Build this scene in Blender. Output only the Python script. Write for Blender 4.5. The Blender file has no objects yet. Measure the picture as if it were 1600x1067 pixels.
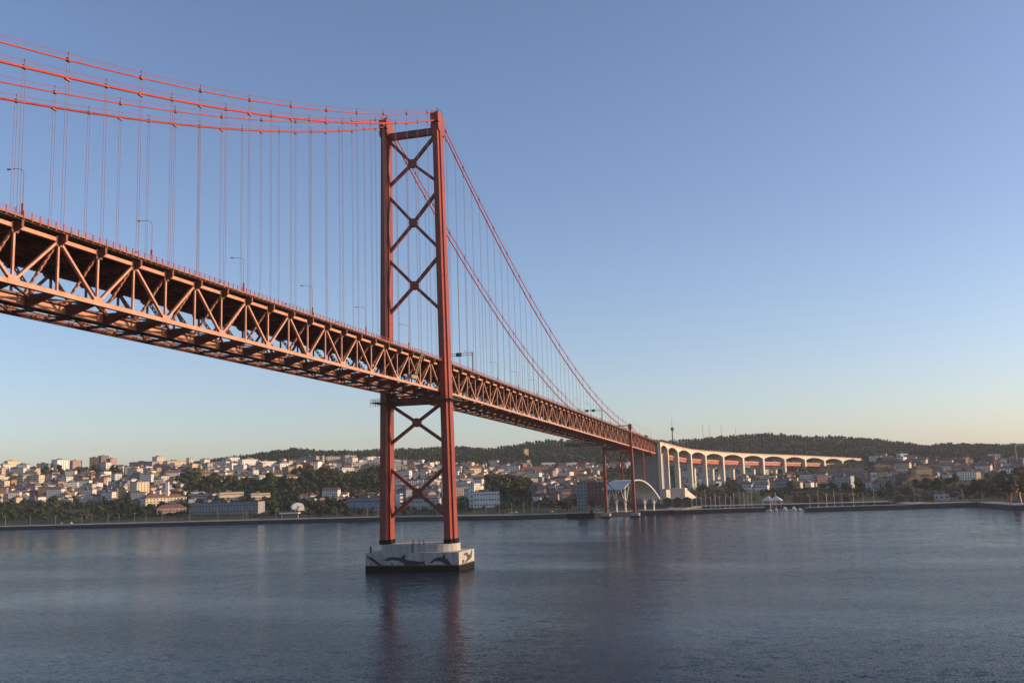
import bpy, math, random
import numpy as np
from mathutils import Vector, Matrix
random.seed(11); rng = np.random.default_rng(11)
SC = bpy.context.scene
COL = SC.collection
R = math.radians

# ------------------------------------------------------------------ camera
CAM = Vector((147.57, -374.2, 33.78)); YAW, PITCH, ROLL, FPX = 0.27458, 0.143995, -0.0320466, 1511.51
fw = Vector((-math.sin(YAW)*math.cos(PITCH), math.cos(YAW)*math.cos(PITCH), math.sin(PITCH)))
rt0 = Vector((math.cos(YAW), math.sin(YAW), 0)); up0 = rt0.cross(fw)
rt = rt0*math.cos(ROLL)+up0*math.sin(ROLL); up = -rt0*math.sin(ROLL)+up0*math.cos(ROLL)
cd = bpy.data.cameras.new("camera"); cam = bpy.data.objects.new("camera", cd); COL.objects.link(cam)
M = Matrix((rt, up, -fw)).transposed().to_4x4(); M.translation = CAM
cam.matrix_world = M
cd.sensor_width = 36; cd.lens = 36*FPX/1600; cd.clip_start = 1; cd.clip_end = 40000
SC.camera = cam

# ------------------------------------------------------------------ light
SUN_AZ, SUN_EL = R(75), R(15.5)          # azimuth from +Y towards +X
w = bpy.data.worlds.new("World"); SC.world = w; w.use_nodes = True
nt = w.node_tree; bg = nt.nodes["Background"]
sky = nt.nodes.new("ShaderNodeTexSky"); sky.sky_type = 'NISHITA'; sky.sun_disc = False
sky.sun_elevation = SUN_EL; sky.sun_rotation = SUN_AZ; sky.altitude = 0
sky.air_density = 0.93; sky.dust_density = 1.0; sky.ozone_density = 2.2
wb = nt.nodes.new("ShaderNodeVectorMath"); wb.operation = 'MULTIPLY'; wb.inputs[1].default_value = (1.015, 0.945, 1.0)   # camera white balance
nt.links.new(sky.outputs[0], wb.inputs[0]); nt.links.new(wb.outputs[0], bg.inputs[0]); bg.inputs[1].default_value = 0.15
sd = bpy.data.lights.new("sun", 'SUN'); sun = bpy.data.objects.new("sun", sd); COL.objects.link(sun)
sd.energy = 4.8; sd.angle = R(0.5); sd.color = (1.0, 0.67, 0.39)
sdir = Vector((math.sin(SUN_AZ)*math.cos(SUN_EL), math.cos(SUN_AZ)*math.cos(SUN_EL), math.sin(SUN_EL)))
sun.rotation_euler = sdir.to_track_quat('Z', 'Y').to_euler()
SC.view_settings.view_transform = 'Standard'; SC.view_settings.look = 'None'
SC.view_settings.exposure = 0.31; SC.view_settings.gamma = 1.0
SC.cycles.max_bounces = 5; SC.cycles.diffuse_bounces = 2; SC.cycles.glossy_bounces = 3
SC.cycles.transmission_bounces = 2; SC.cycles.volume_bounces = 0
SC.cycles.use_denoising = True
HAZE_D = 0.000048

# ------------------------------------------------------------------ materials
def new_mat(name):
    m = bpy.data.materials.new(name); m.use_nodes = True
    return m, m.node_tree, m.node_tree.nodes["Principled BSDF"]
def N(t, typ, **kw):
    n = t.nodes.new(typ)
    for k, v in kw.items(): setattr(n, k, v)
    return n
def paint(name, c, rough=0.55, var=0.18, scale=0.25, stretch=(1, 1, 1), metallic=0.0, c2=None, space='Object', streak=0.0, seam=0.0):
    """base colour broken up by two noises: weathering of the thing itself"""
    m, t, b = new_mat(name)
    tc = N(t, "ShaderNodeTexCoord"); mp = N(t, "ShaderNodeMapping"); mp.inputs['Scale'].default_value = stretch
    if space == 'World':
        g = N(t, "ShaderNodeNewGeometry"); t.links.new(g.outputs['Position'], mp.inputs[0])
    else: t.links.new(tc.outputs['Object'], mp.inputs[0])
    n1 = N(t, "ShaderNodeTexNoise"); n1.inputs['Scale'].default_value = scale; n1.inputs['Detail'].default_value = 6
    n1.inputs['Roughness'].default_value = 0.65
    t.links.new(mp.outputs[0], n1.inputs['Vector'])
    rmp = N(t, "ShaderNodeValToRGB")
    c2 = c2 or tuple(x*(1-var*1.8) for x in c)
    e = rmp.color_ramp.elements
    e[0].position = 0.32; e[0].color = (*c2, 1); e[1].position = 0.66; e[1].color = (*[min(1, x*(1+var*.4)) for x in c], 1)
    t.links.new(n1.outputs[0], rmp.inputs[0]); out = rmp.outputs[0]
    if streak:      # rain streaks and plate seams in the paint
        m2 = N(t, "ShaderNodeMapping"); m2.inputs['Scale'].default_value = (1.5, 1.5, .05); t.links.new(tc.outputs['Object'], m2.inputs[0])
        n2 = N(t, "ShaderNodeTexNoise"); n2.inputs['Scale'].default_value = .9; n2.inputs['Detail'].default_value = 5; t.links.new(m2.outputs[0], n2.inputs['Vector'])
        r2 = N(t, "ShaderNodeMapRange"); r2.inputs[1].default_value = .35; r2.inputs[2].default_value = .62; r2.inputs[3].default_value = 1-streak; r2.inputs[4].default_value = 1.0
        t.links.new(n2.outputs[0], r2.inputs[0]); fac = r2.outputs[0]
        if seam:
            sp = N(t, "ShaderNodeSeparateXYZ"); t.links.new(tc.outputs['Object'], sp.inputs[0])
            def mm(op, a, v, c=0.0):
                q = N(t, "ShaderNodeMath", operation=op); t.links.new(a, q.inputs[0]); q.inputs[1].default_value = v; q.inputs[2].default_value = c; return q.outputs[0]
            ln = mm('LESS_THAN', mm('FRACT', mm('DIVIDE', sp.outputs[2], seam), 0), .45/seam)
            q = N(t, "ShaderNodeMath", operation='MULTIPLY'); t.links.new(fac, q.inputs[0]); t.links.new(mm('MULTIPLY_ADD', ln, -.3, 1.0), q.inputs[1]); fac = q.outputs[0]
        vs = N(t, "ShaderNodeVectorMath", operation='SCALE'); t.links.new(out, vs.inputs[0]); t.links.new(fac, vs.inputs['Scale']); out = vs.outputs[0]
    t.links.new(out, b.inputs['Base Color'])
    b.inputs['Roughness'].default_value = rough; b.inputs['Metallic'].default_value = metallic
    if rough >= .9: b.inputs['Specular IOR Level'].default_value = .1
    return m
def wall_mat(name, c, win=(0.035, 0.04, 0.05), storey=3.1, pitch=2.7, fw_=0.42, fh=0.5):
    """plaster with window openings on the vertical faces (object space)"""
    m, t, b = new_mat(name)
    tc = N(t, "ShaderNodeTexCoord")
    sp = N(t, "ShaderNodeSeparateXYZ"); t.links.new(tc.outputs['Object'], sp.inputs[0])
    sn = N(t, "ShaderNodeSeparateXYZ"); t.links.new(tc.outputs['Normal'], sn.inputs[0])
    def mth(op, a, bb=None, c_=None):
        n = N(t, "ShaderNodeMath", operation=op)
        for i, v in enumerate((a, bb, c_)):
            if v is None: continue
            if hasattr(v, 'is_linked'): t.links.new(v, n.inputs[i])
            else: n.inputs[i].default_value = v
        return n.outputs[0]
    ax = mth('ABSOLUTE', sn.outputs[0]); ay = mth('ABSOLUTE', sn.outputs[1]); az = mth('ABSOLUTE', sn.outputs[2])
    u = mth('ADD', mth('MULTIPLY', sp.outputs[0], ay), mth('MULTIPLY', sp.outputs[1], ax))
    fu = mth('FRACT', mth('ADD', mth('DIVIDE', u, pitch), 100.25))
    fv = mth('FRACT', mth('DIVIDE', mth('ADD', sp.outputs[2], 0.2), storey))
    mu = mth('LESS_THAN', mth('ABSOLUTE', mth('SUBTRACT', fu, 0.5)), fw_/2)
    mv = mth('LESS_THAN', mth('ABSOLUTE', mth('SUBTRACT', fv, 0.52)), fh/2)
    flat = mth('LESS_THAN', az, 0.4)
    mask = mth('MULTIPLY', mth('MULTIPLY', mu, mv), flat)
    nz = N(t, "ShaderNodeTexNoise"); nz.inputs['Scale'].default_value = 0.22; nz.inputs['Detail'].default_value = 5
    t.links.new(tc.outputs['Object'], nz.inputs['Vector'])
    rmp = N(t, "ShaderNodeValToRGB"); e = rmp.color_ramp.elements
    e[0].position = .3; e[0].color = (*[x*.72 for x in c], 1); e[1].position = .65; e[1].color = (*c, 1)
    t.links.new(nz.outputs[0], rmp.inputs[0])
    mx = N(t, "ShaderNodeMix", data_type='RGBA'); mx.inputs[7].default_value = (*win, 1)
    t.links.new(mask, mx.inputs[0]); t.links.new(rmp.outputs[0], mx.inputs[6]); t.links.new(mx.outputs[2], b.inputs['Base Color'])
    b.inputs['Roughness'].default_value = 0.8
    return m
MAT = {}
MAT['red'] = paint('red_paint', (0.275, 0.040, 0.016), .5, .3, .16, (1, 1, .22), c2=(0.18, 0.022, 0.011), streak=.28, seam=9.2)
MAT['cablered'] = paint('cable_paint', (0.40, 0.045, 0.025), .5, .15, .2)
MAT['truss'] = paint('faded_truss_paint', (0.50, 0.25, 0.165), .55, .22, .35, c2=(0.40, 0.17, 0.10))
MAT['trussfar'] = paint('shaded_red_truss_paint', (0.24, 0.075, 0.045), .6, .25, .35, c2=(0.16, 0.05, 0.03))  # far truss: shade under the deck put into a darker red-brown
MAT['trussdark'] = paint('shaded_brown_truss_paint', (0.19, 0.072, 0.045), .65, .3, .3)  # darker truss colour, shade of brackets and under-deck steel painted in
MAT['railred'] = paint('railing_paint', (0.36, 0.05, 0.03), .5, .2, .5)
MAT['deck'] = paint('deck_asphalt', (0.06, 0.06, 0.06), .9, .2, .4)
MAT['deckedge'] = paint('deck_edge_beam', (0.30, 0.125, 0.07), .7, .3, .5, c2=(.2, .07, .04))
MAT['rope'] = paint('hanger_rope', (0.27, 0.13, 0.135), .6, .1, .5)
MAT['steel'] = paint('galvanised_steel', (0.33, 0.33, 0.33), .45, .2, .6, metallic=.3)
MAT['darksteel'] = paint('dark_steel', (0.05, 0.045, 0.045), .6, .2, .6)
MAT['black'] = paint('black_bitumen', (0.010, 0.010, 0.010), .9, .2, .5)
MAT['white'] = paint('white_paint', (0.72, 0.71, 0.68), .6, .12, .4)
MAT['pier'] = paint('pier_white_concrete', (0.43, 0.415, 0.39), .75, .16, .35, (1, 1, .3), c2=(.33, .31, .28), streak=.3)
MAT['tide'] = paint('tidal_dark_band', (0.012, 0.012, 0.011), .9, .4, .8, c2=(.006, .008, .006))
MAT['algae'] = paint('olive_algae_band', (0.085, 0.06, 0.018), .7, .4, .9)
MAT['dolphin'] = paint('mural_dark_paint', (0.035, 0.035, 0.042), .7, .25, .5)
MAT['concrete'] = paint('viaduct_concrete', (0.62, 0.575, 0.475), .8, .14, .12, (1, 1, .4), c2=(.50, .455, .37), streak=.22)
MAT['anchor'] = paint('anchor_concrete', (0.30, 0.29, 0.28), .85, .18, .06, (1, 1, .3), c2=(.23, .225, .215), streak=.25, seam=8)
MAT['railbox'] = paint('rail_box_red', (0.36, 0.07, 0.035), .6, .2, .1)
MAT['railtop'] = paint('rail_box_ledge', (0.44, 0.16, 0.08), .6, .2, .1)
MAT['quaywall'] = paint('quay_wall_stone', (0.05, 0.047, 0.043), .85, .4, .15, c2=(.025, .025, .023))
MAT['paving'] = paint('quay_paving', (0.30, 0.285, 0.27), .9, .2, .05, c2=(.21, .20, .19))
MAT['grassy'] = paint('dry_grass_ground', (0.05, 0.055, 0.027), .95, .35, .012, c2=(.034, .04, .02), space='World')
MAT['tile'] = paint('terracotta_tiles', (0.19, 0.088, 0.06), .85, .3, .35, c2=(.115, .06, .046))
MAT['tiled'] = paint('old_brown_tiles', (0.12, 0.062, 0.046), .85, .3, .35, c2=(.075, .045, .036))
MAT['flatroof'] = paint('grey_flat_roof', (0.17, 0.165, 0.16), .9, .25, .2)
MAT['glass'] = paint('window_glass', (0.03, 0.036, 0.045), .12, .3, .5)
MAT['brick'] = wall_mat('orange_brick_wall', (.26, .105, .055))
MAT['trunk'] = paint('tree_bark', (0.06, 0.045, 0.03), .9, .3, .8)
MAT['orange'] = paint('crane_orange_paint', (.42, .11, .04), .55, .3, .5)
MAT['blue'] = paint('blue_paint', (.03, .07, .22), .5, .2, .5)
MAT['canvas'] = paint('white_membrane', (.66, .65, .62), .6, .08, .1)
MAT['tan'] = paint('tan_primer_paint', (.30, .24, .13), .6, .2, .5)
MAT['rubber'] = paint('tyre_rubber', (.02, .02, .02), .8, .1, 1)
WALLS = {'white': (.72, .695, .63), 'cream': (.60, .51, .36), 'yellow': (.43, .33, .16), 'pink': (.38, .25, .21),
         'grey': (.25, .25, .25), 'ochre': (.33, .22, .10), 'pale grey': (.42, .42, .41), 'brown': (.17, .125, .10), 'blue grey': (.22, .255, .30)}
WM = {k: wall_mat('wall_'+k.replace(' ', '_'), v) for k, v in WALLS.items()}
WM['brick'] = MAT['brick']
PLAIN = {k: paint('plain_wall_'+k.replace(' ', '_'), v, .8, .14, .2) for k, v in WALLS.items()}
PLAIN['brick'] = paint('plain_brick', (.26, .105, .055), .85, .2, .3)
def leaf_mat(name, c, c2):
    m, t, b = new_mat(name)
    g = N(t, "ShaderNodeNewGeometry"); n1 = N(t, "ShaderNodeTexNoise"); n1.inputs['Scale'].default_value = .06; n1.inputs['Detail'].default_value = 5
    t.links.new(g.outputs['Position'], n1.inputs['Vector'])
    wn = N(t, "ShaderNodeMath", operation='ADD'); ri = N(t, "ShaderNodeMath", operation='MULTIPLY_ADD')
    t.links.new(g.outputs['Random Per Island'], ri.inputs[0]); ri.inputs[1].default_value = .5; ri.inputs[2].default_value = -.25
    t.links.new(n1.outputs[0], wn.inputs[0]); t.links.new(ri.outputs[0], wn.inputs[1])
    rmp = N(t, "ShaderNodeValToRGB"); e = rmp.color_ramp.elements
    e[0].position = .28; e[0].color = (*c2, 1); e[1].position = .72; e[1].color = (*c, 1)
    t.links.new(wn.outputs[0], rmp.inputs[0]); t.links.new(rmp.outputs[0], b.inputs['Base Color'])
    b.inputs['Roughness'].default_value = .9; b.inputs['Specular IOR Level'].default_value = .12
    return m
LEAF = {'dark green': leaf_mat('dark_leaves', (.060, .075, .022), (.022, .036, .014)),
        'olive': leaf_mat('olive_leaves', (.10, .10, .032), (.045, .055, .02)),
        'rusty': leaf_mat('rusty_leaves', (.12, .075, .03), (.06, .04, .018)),
        'wood': leaf_mat('woodland_leaves', (.062, .074, .030), (.024, .036, .018))}

# ------------------------------------------------------------------ mesh helpers
class MB:
    def __init__(s): s.v = []; s.f = []
    def quadbox(s, P8):
        b = len(s.v); s.v += [tuple(p) for p in P8]
        for f in ((0, 3, 2, 1), (4, 5, 6, 7), (0, 1, 5, 4), (1, 2, 6, 5), (2, 3, 7, 6), (3, 0, 4, 7)): s.f.append(tuple(b+i for i in f))
        return s
    def box(s, x0, x1, y0, y1, z0, z1):
        return s.quadbox([(x0, y0, z0), (x1, y0, z0), (x1, y1, z0), (x0, y1, z0), (x0, y0, z1), (x1, y0, z1), (x1, y1, z1), (x0, y1, z1)])
    def taper(s, c0, a0, b0, c1, a1, b1):
        """box between two horizontal rectangles with centres c0, c1 and half sizes (a, b)"""
        q = lambda c, a, b: [(c[0]-a, c[1]-b, c[2]), (c[0]+a, c[1]-b, c[2]), (c[0]+a, c[1]+b, c[2]), (c[0]-a, c[1]+b, c[2])]
        return s.quadbox(q(c0, a0, b0)+q(c1, a1, b1))
    def beam(s, p0, p1, w, h, upv=(0, 0, 1)):
        p0 = Vector(p0); p1 = Vector(p1); d = (p1-p0).normalized(); u = Vector(upv)
        if abs(d.dot(u)) > .999: u = Vector((0, 1, 0))
        a = d.cross(u).normalized()*w/2; b = a.cross(d).normalized()*h/2
        return s.quadbox([p0-a-b, p0+a-b, p0+a+b, p0-a+b, p1-a-b, p1+a-b, p1+a+b, p1-a+b])
    def tube(s, pts, r, n=6, r1=None):
        pts = [Vector(p) for p in pts]; b0 = len(s.v); L = len(pts)
        for i, p in enumerate(pts):
            d = (pts[min(i+1, L-1)]-pts[max(i-1, 0)]).normalized(); u = Vector((0, 0, 1)) if abs(d.z) < .98 else Vector((0, 1, 0))
            a = d.cross(u).normalized(); c = a.cross(d).normalized()
            rr = r if r1 is None else r+(r1-r)*i/(L-1)
            for k in range(n):
                t = 2*math.pi*k/n; s.v.append(tuple(p+a*math.cos(t)*rr+c*math.sin(t)*rr))
        for i in range(L-1):
            for k in range(n):
                a = b0+i*n+k; b = b0+i*n+(k+1) % n; s.f.append((a, b, b+n, a+n))
        s.f.append(tuple(b0+k for k in range(n))[::-1]); s.f.append(tuple(b0+(L-1)*n+k for k in range(n)))
        return s
    def prism(s, poly, off, d):
        """poly: list of 3D points, extruded by vector d"""
        off = Vector(off); d = Vector(d); b = len(s.v); n = len(poly)
        A = [Vector(p)+off for p in poly]; s.v += [tuple(p) for p in A]+[tuple(p+d) for p in A]
        s.f.append(tuple(range(b, b+n))[::-1]); s.f.append(tuple(range(b+n, b+2*n)))
        for i in range(n):
            j = (i+1) % n; s.f.append((b+i, b+j, b+n+j, b+n+i))
        return s
    def cone(s, c, r0, r1, z0, z1, n=16):
        return s.tube([(c[0], c[1], z0), (c[0], c[1], z1)], r0, n, r1)
    def build(s, name, mat, parent=None, smooth=False, loc=None):
        m = bpy.data.meshes.new(name); m.from_pydata([tuple(v) for v in s.v], [], s.f); m.update()
        import bmesh
        bm = bmesh.new(); bm.from_mesh(m); bmesh.ops.recalc_face_normals(bm, faces=bm.faces); bm.to_mesh(m); bm.free()
        if smooth: m.polygons.foreach_set('use_smooth', [True]*len(m.polygons))
        for k in (mat if isinstance(mat, (list, tuple)) else [mat]): m.materials.append(k)
        o = bpy.data.objects.new(name, m); COL.objects.link(o)
        if parent: o.parent = parent
        if loc: o.location = loc
        return o
def np_mesh(name, V, F, mat, parent=None):
    """V (n,3), F (m,k) equal-sided faces"""
    m = bpy.data.meshes.new(name); k = F.shape[1]
    m.vertices.add(len(V)); m.vertices.foreach_set('co', V.astype(np.float32).ravel())
    m.loops.add(F.size); m.loops.foreach_set('vertex_index', F.astype(np.int32).ravel())
    m.polygons.add(len(F)); m.polygons.foreach_set('loop_start', np.arange(0, F.size, k, dtype=np.int32))
    m.polygons.foreach_set('loop_total', np.full(len(F), k, dtype=np.int32))
    m.update(calc_edges=True); m.materials.append(mat)
    o = bpy.data.objects.new(name, m); COL.objects.link(o)
    if parent: o.parent = parent
    return o
def tag(o, label=None, cat=None, group=None, kind=None):
    if label: o['label'] = label
    if cat: o['category'] = cat
    if group: o['group'] = group
    if kind: o['kind'] = kind
    return o
def thing(name, label, cat, loc=(0, 0, 0), rz=0, group=None):
    o = bpy.data.objects.new(name, None); COL.objects.link(o); o.location = loc; o.rotation_euler = (0, 0, rz)
    o.empty_display_size = 2
    return tag(o, label, cat, group)
def copy_tree(o, parent=None):
    c = o.copy(); COL.objects.link(c); c.parent = parent
    for ch in list(o.children): copy_tree(ch, c)
    return c

# ------------------------------------------------------------------ surveying helpers: photo bearings -> ground positions
def ray(x, y): return fw+rt*((x-800)/FPX)-up*((y-533.5)/FPX)
def hor(x): return 778.0-0.0319*x
def at_dist(x, y, D):
    d = ray(x, y); return CAM+d*(D/math.hypot(d.x, d.y))
def pix(P):
    d = Vector(P)-CAM; z = d.dot(fw); return 800+FPX*d.dot(rt)/z, 533.5-FPX*d.dot(up)/z
SHORE = [(-5600, 270), (-3000, 380), (-675, 493), (-524, 504), (-380, 516), (-250, 522), (-104, 494), (-45, 505), (10, 532), (48, 540), (58, 625),
         (235, 625), (246, 545), (300, 556), (312, 470), (600, 440), (3000, 330), (5600, 220)]
def shore_y(X): return float(np.interp(X, [p[0] for p in SHORE], [p[1] for p in SHORE]))
YC = ([-900, 0, 100, 200, 300, 400, 480, 560, 620, 700, 750, 800, 860, 930, 1000, 1100, 1200, 1300, 1380, 1500, 1600, 2500],
      [740, 736, 735, 734, 728, 726, 724, 723, 724, 727, 729, 731, 735, 731, 731, 728, 727, 724, 718, 723, 722, 722])
YR = ([-900, 0, 100, 170, 215, 300, 340, 400, 430, 460, 500, 560, 600, 660, 720, 770, 800, 830, 860, 960, 1050, 1100, 1150, 1200, 1220, 1270, 1310, 1370, 1390, 1450, 1480, 1530, 1600, 2500],
      [740, 737, 735, 733, 729, 719, 714, 706, 701, 697, 701, 701, 699, 697, 694, 697, 692, 687, 684, 684, 684, 681, 676, 673, 674, 678, 677, 681, 685, 692, 689, 690, 693, 700])
def terr_profile(x):
    """distance of shore, city top, ridge and their heights on the bearing of photo column x"""
    d = ray(x, hor(x)); h = Vector((d.x, d.y)).normalized()
    D = 800.0
    for _ in range(60):
        X = CAM.x+h.x*D; Y = CAM.y+h.y*D; D += (shore_y(X)-Y)/max(h.y, .2)*.5
    Dq = D+2
    Dc = 1850.0; Dr = 2550.0
    hc = at_dist(x, float(np.interp(x, *YC)), Dc).z
    hr = at_dist(x, float(np.interp(x, *YR)), Dr).z-7
    return h, Dq, Dc, hc, Dr, max(hr-4, hc+3)
def terr_h(x, D, pf=None):
    h, Dq, Dc, hc, Dr, hr = pf or terr_profile(x)
    q0 = 3.4
    if D < Dq+75: return q0+(D-Dq)*.012
    z0 = q0+.9
    if D < Dc: t = (D-Dq-75)/(Dc-Dq-75); return z0+(hc-z0)*(t*.75+.25*t*t)
    if D < Dr: t = (D-Dc)/(Dr-Dc); return hc+(hr-hc)*(t*t*(3-2*t)*.5+.5*t)
    return max(hr-(D-Dr)*.06, 4)
def ground_at(x, y):
    """walk along the bearing until the slope shows at photo row y"""
    pf = terr_profile(x); lo = pf[1]+5
    D = lo
    while D < pf[4]:
        P = CAM.copy(); P.x += pf[0].x*D; P.y += pf[0].y*D; P.z = terr_h(x, D, pf)
        if pix(P)[1] <= y: break
        D += 8
    return P, D
# ------------------------------------------------------------------ setting: water, ground, quays
def water_mat():
    m, t, b = new_mat('river_water')
    b.inputs['Base Color'].default_value = (0.013, 0.021, 0.034, 1); b.inputs['IOR'].default_value = 1.085
    g = N(t, "ShaderNodeNewGeometry")
    def nz(scale, stretch, detail, rot=0):
        mp = N(t, "ShaderNodeMapping"); mp.inputs['Scale'].default_value = stretch; mp.inputs['Rotation'].default_value = (0, 0, rot)
        t.links.new(g.outputs['Position'], mp.inputs[0])
        n = N(t, "ShaderNodeTexNoise"); n.inputs['Scale'].default_value = scale; n.inputs['Detail'].default_value = detail
        t.links.new(mp.outputs[0], n.inputs['Vector']); return n
    def vm(op, a, b_=None, sc=None):
        n = N(t, "ShaderNodeVectorMath", operation=op)
        for i, v in enumerate((a, b_)):
            if v is None: continue
            if hasattr(v, 'is_linked'): t.links.new(v, n.inputs[i])
            else: n.inputs[i].default_value = v
        if sc is not None:
            if hasattr(sc, 'is_linked'): t.links.new(sc, n.inputs['Scale'])
            else: n.inputs['Scale'].default_value = sc
        return n.outputs[0]
    a1 = nz(.62, (1, 1.9, 1), 3, .3); a2 = nz(.12, (1, 1.8, 1), 2, .2); a3 = nz(3.6, (1, 1, 1), 3, .9)
    # calm slicks and ruffled patches
    patch = nz(.0042, (1, 3.0, 1), 6, .12); pr = N(t, "ShaderNodeValToRGB"); e = pr.color_ramp.elements
    e[0].position = .36; e[0].color = (.38, .38, .38, 1); e[1].position = .58; e[1].color = (1, 1, 1, 1)
    t.links.new(patch.outputs[0], pr.inputs[0])
    s = vm('ADD', vm('SCALE', vm('SUBTRACT', a1.outputs['Color'], (.5, .5, .5)), sc=.34),
           vm('ADD', vm('SCALE', vm('SUBTRACT', a2.outputs['Color'], (.5, .5, .5)), sc=.16), vm('SCALE', vm('SUBTRACT', a3.outputs['Color'], (.5, .5, .5)), sc=.72)))
    s = vm('MULTIPLY', s, (1, 1, 0))
    # sheltered calm water off the left quay, ruffled water under the side span
    def blob(cx, cy, rx, ry, rot):
        mp = N(t, "ShaderNodeMapping"); mp.vector_type = 'TEXTURE'; mp.inputs['Location'].default_value = (cx, cy, 0); mp.inputs['Rotation'].default_value = (0, 0, rot); mp.inputs['Scale'].default_value = (rx, ry, 1e4)
        wob = vm('ADD', g.outputs['Position'], vm('SCALE', vm('SUBTRACT', patch.outputs['Color'], (.5, .5, .5)), sc=420.0))
        t.links.new(wob, mp.inputs[0]); gr = N(t, "ShaderNodeTexGradient", gradient_type='SPHERICAL'); t.links.new(mp.outputs[0], gr.inputs[0]); return gr.outputs['Fac']
    def ma(op, a, b_, c_=0.0):
        n = N(t, "ShaderNodeMath", operation=op)
        for i, v in enumerate((a, b_, c_)):
            if hasattr(v, 'is_linked'): t.links.new(v, n.inputs[i])
            else: n.inputs[i].default_value = v
        return n.outputs[0]
    f1 = ma('MULTIPLY_ADD', blob(-330, 240, 620, 230, .18), -.7, 1.0); f2 = ma('MULTIPLY_ADD', blob(62, 200, 300, 90, 1.72), 1.3, 1.0)
    fac = ma('MULTIPLY', ma('MAXIMUM', f1, .45), f2)
    s = vm('SCALE', s, sc=ma('MULTIPLY', pr.outputs[0], fac))
    nn = vm('NORMALIZE', vm('ADD', s, (0, 0, 1)))
    t.links.new(nn, b.inputs['Normal'])
    b.inputs['Roughness'].default_value = .10
    return m
MAT['water'] = water_mat()
wm = MB(); wm.v = [(-5600, -3000, 0), (5600, -3000, 0), (5600, 1200, 0), (-5600, 1200, 0)]; wm.f = [(0, 1, 2, 3)]
tag(wm.build('river', MAT['water']), kind='structure')
# terrain sheet, polar round the view point so that near ground is finer
xs = np.concatenate([np.linspace(-1500, -100, 26), np.linspace(-80, 1680, 150), np.linspace(1720, 3300, 28)])
V = []; rows = 64
for x in xs:
    pf = terr_profile(x); h, Dq = pf[0], pf[1]
    Ds = np.concatenate([[Dq, Dq+12, Dq+30, Dq+55, Dq+75], np.linspace(Dq+100, 2600, rows-13), [2700, 2800, 3000, 3200, 3500, 3900, 4400, 5000]])
    for j, D in enumerate(Ds):
        z = terr_h(x, D, pf)
        if j > 6: z += 1.6*math.sin(x*.05+D*.021)+1.3*math.sin(D*.037-x*.031)
        V.append((CAM.x+h.x*D, CAM.y+h.y*D, z))
V = np.array(V); nr = rows; nx = len(xs)
I = np.arange(nx*nr).reshape(nx, nr)
F = np.stack([I[:-1, :-1], I[1:, :-1], I[1:, 1:], I[:-1, 1:]], -1).reshape(-1, 4)
ter = np_mesh('terrain', V, F, MAT['grassy']); ter.data.polygons.foreach_set('use_smooth', [True]*len(F)); tag(ter, kind='structure')
# quay: wall and paved strip following the shore
sh = [p for p in SHORE]
qb = MB(); pv = MB()
def offs(p, d): return (p[0], p[1]+d)
for (a, b) in zip(sh[:-1], sh[1:]):
    A0, B0 = Vector((a[0], a[1], 0)), Vector((b[0], b[1], 0))
    if (B0-A0).length < 1: continue
    seg = (B0-A0).normalized(); nrm = Vector((-seg.y, seg.x, 0))
    qb.quadbox([A0+Vector((0, 0, -3)), B0+Vector((0, 0, -3)), B0+nrm*9+Vector((0, 0, -3)), A0+nrm*9+Vector((0, 0, -3)),
                A0+Vector((0, 0, 3.1)), B0+Vector((0, 0, 3.1)), B0+nrm*9+Vector((0, 0, 3.1)), A0+nrm*9+Vector((0, 0, 3.1))])
    A1, B1 = A0-nrm*.25, B0-nrm*.25
    pv.quadbox([A1+Vector((0, 0, 3.11)), B1+Vector((0, 0, 3.11)), B1+nrm*19+Vector((0, 0, 3.11)), A1+nrm*19+Vector((0, 0, 3.11)),
                A1+Vector((0, 0, 3.75)), B1+Vector((0, 0, 3.75)), B1+nrm*19+Vector((0, 0, 3.95)), A1+nrm*19+Vector((0, 0, 3.95))])
tag(qb.build('quay_wall', MAT['quaywall']), kind='structure')
tag(pv.build('quay_promenade', MAT['paving']), kind='structure')
def mole(name, pts, wd, z=3.4):
    b = MB(); c = MB()
    for p, q in zip(pts[:-1], pts[1:]):
        b.beam((p[0], p[1], z/2-1.6), (q[0], q[1], z/2-1.6), wd, z+2.4); c.beam((p[0], p[1], z-.1), (q[0], q[1], z-.1), wd+.5, .5)
    o = b.build(name, MAT['quaywall']); tag(o, kind='structure'); c2 = c.build(name+'_top', MAT['paving']); tag(c2, kind='structure')
mole('mole', [(40, 538), (121, 560)], 10)
mole('mole_far', [(157, 528), (250, 549)], 10)

# ------------------------------------------------------------------ the suspension bridge
P_ = 11.51; W = 10.95; TH = 10.65; KN, KF = -14, 77; TY = 0.67
def yk(k): return (k-20)*P_
def zb(Y): return 71.84+(-.007*Y if Y < 0 else -.02*Y)
def zt(Y): return zb(Y)+TH
bridge = thing('suspension_bridge', 'long red steel suspension bridge crossing the river on tall braced towers', 'suspension bridge')
Kr = list(range(KN, KF+1))
def sweep(name, pts, wd, h, mat, parent):
    m = MB()
    for a, b in zip(pts[:-1], pts[1:]): m.beam(a, b, wd, h)
    return m.build(name, mat, parent)
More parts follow.
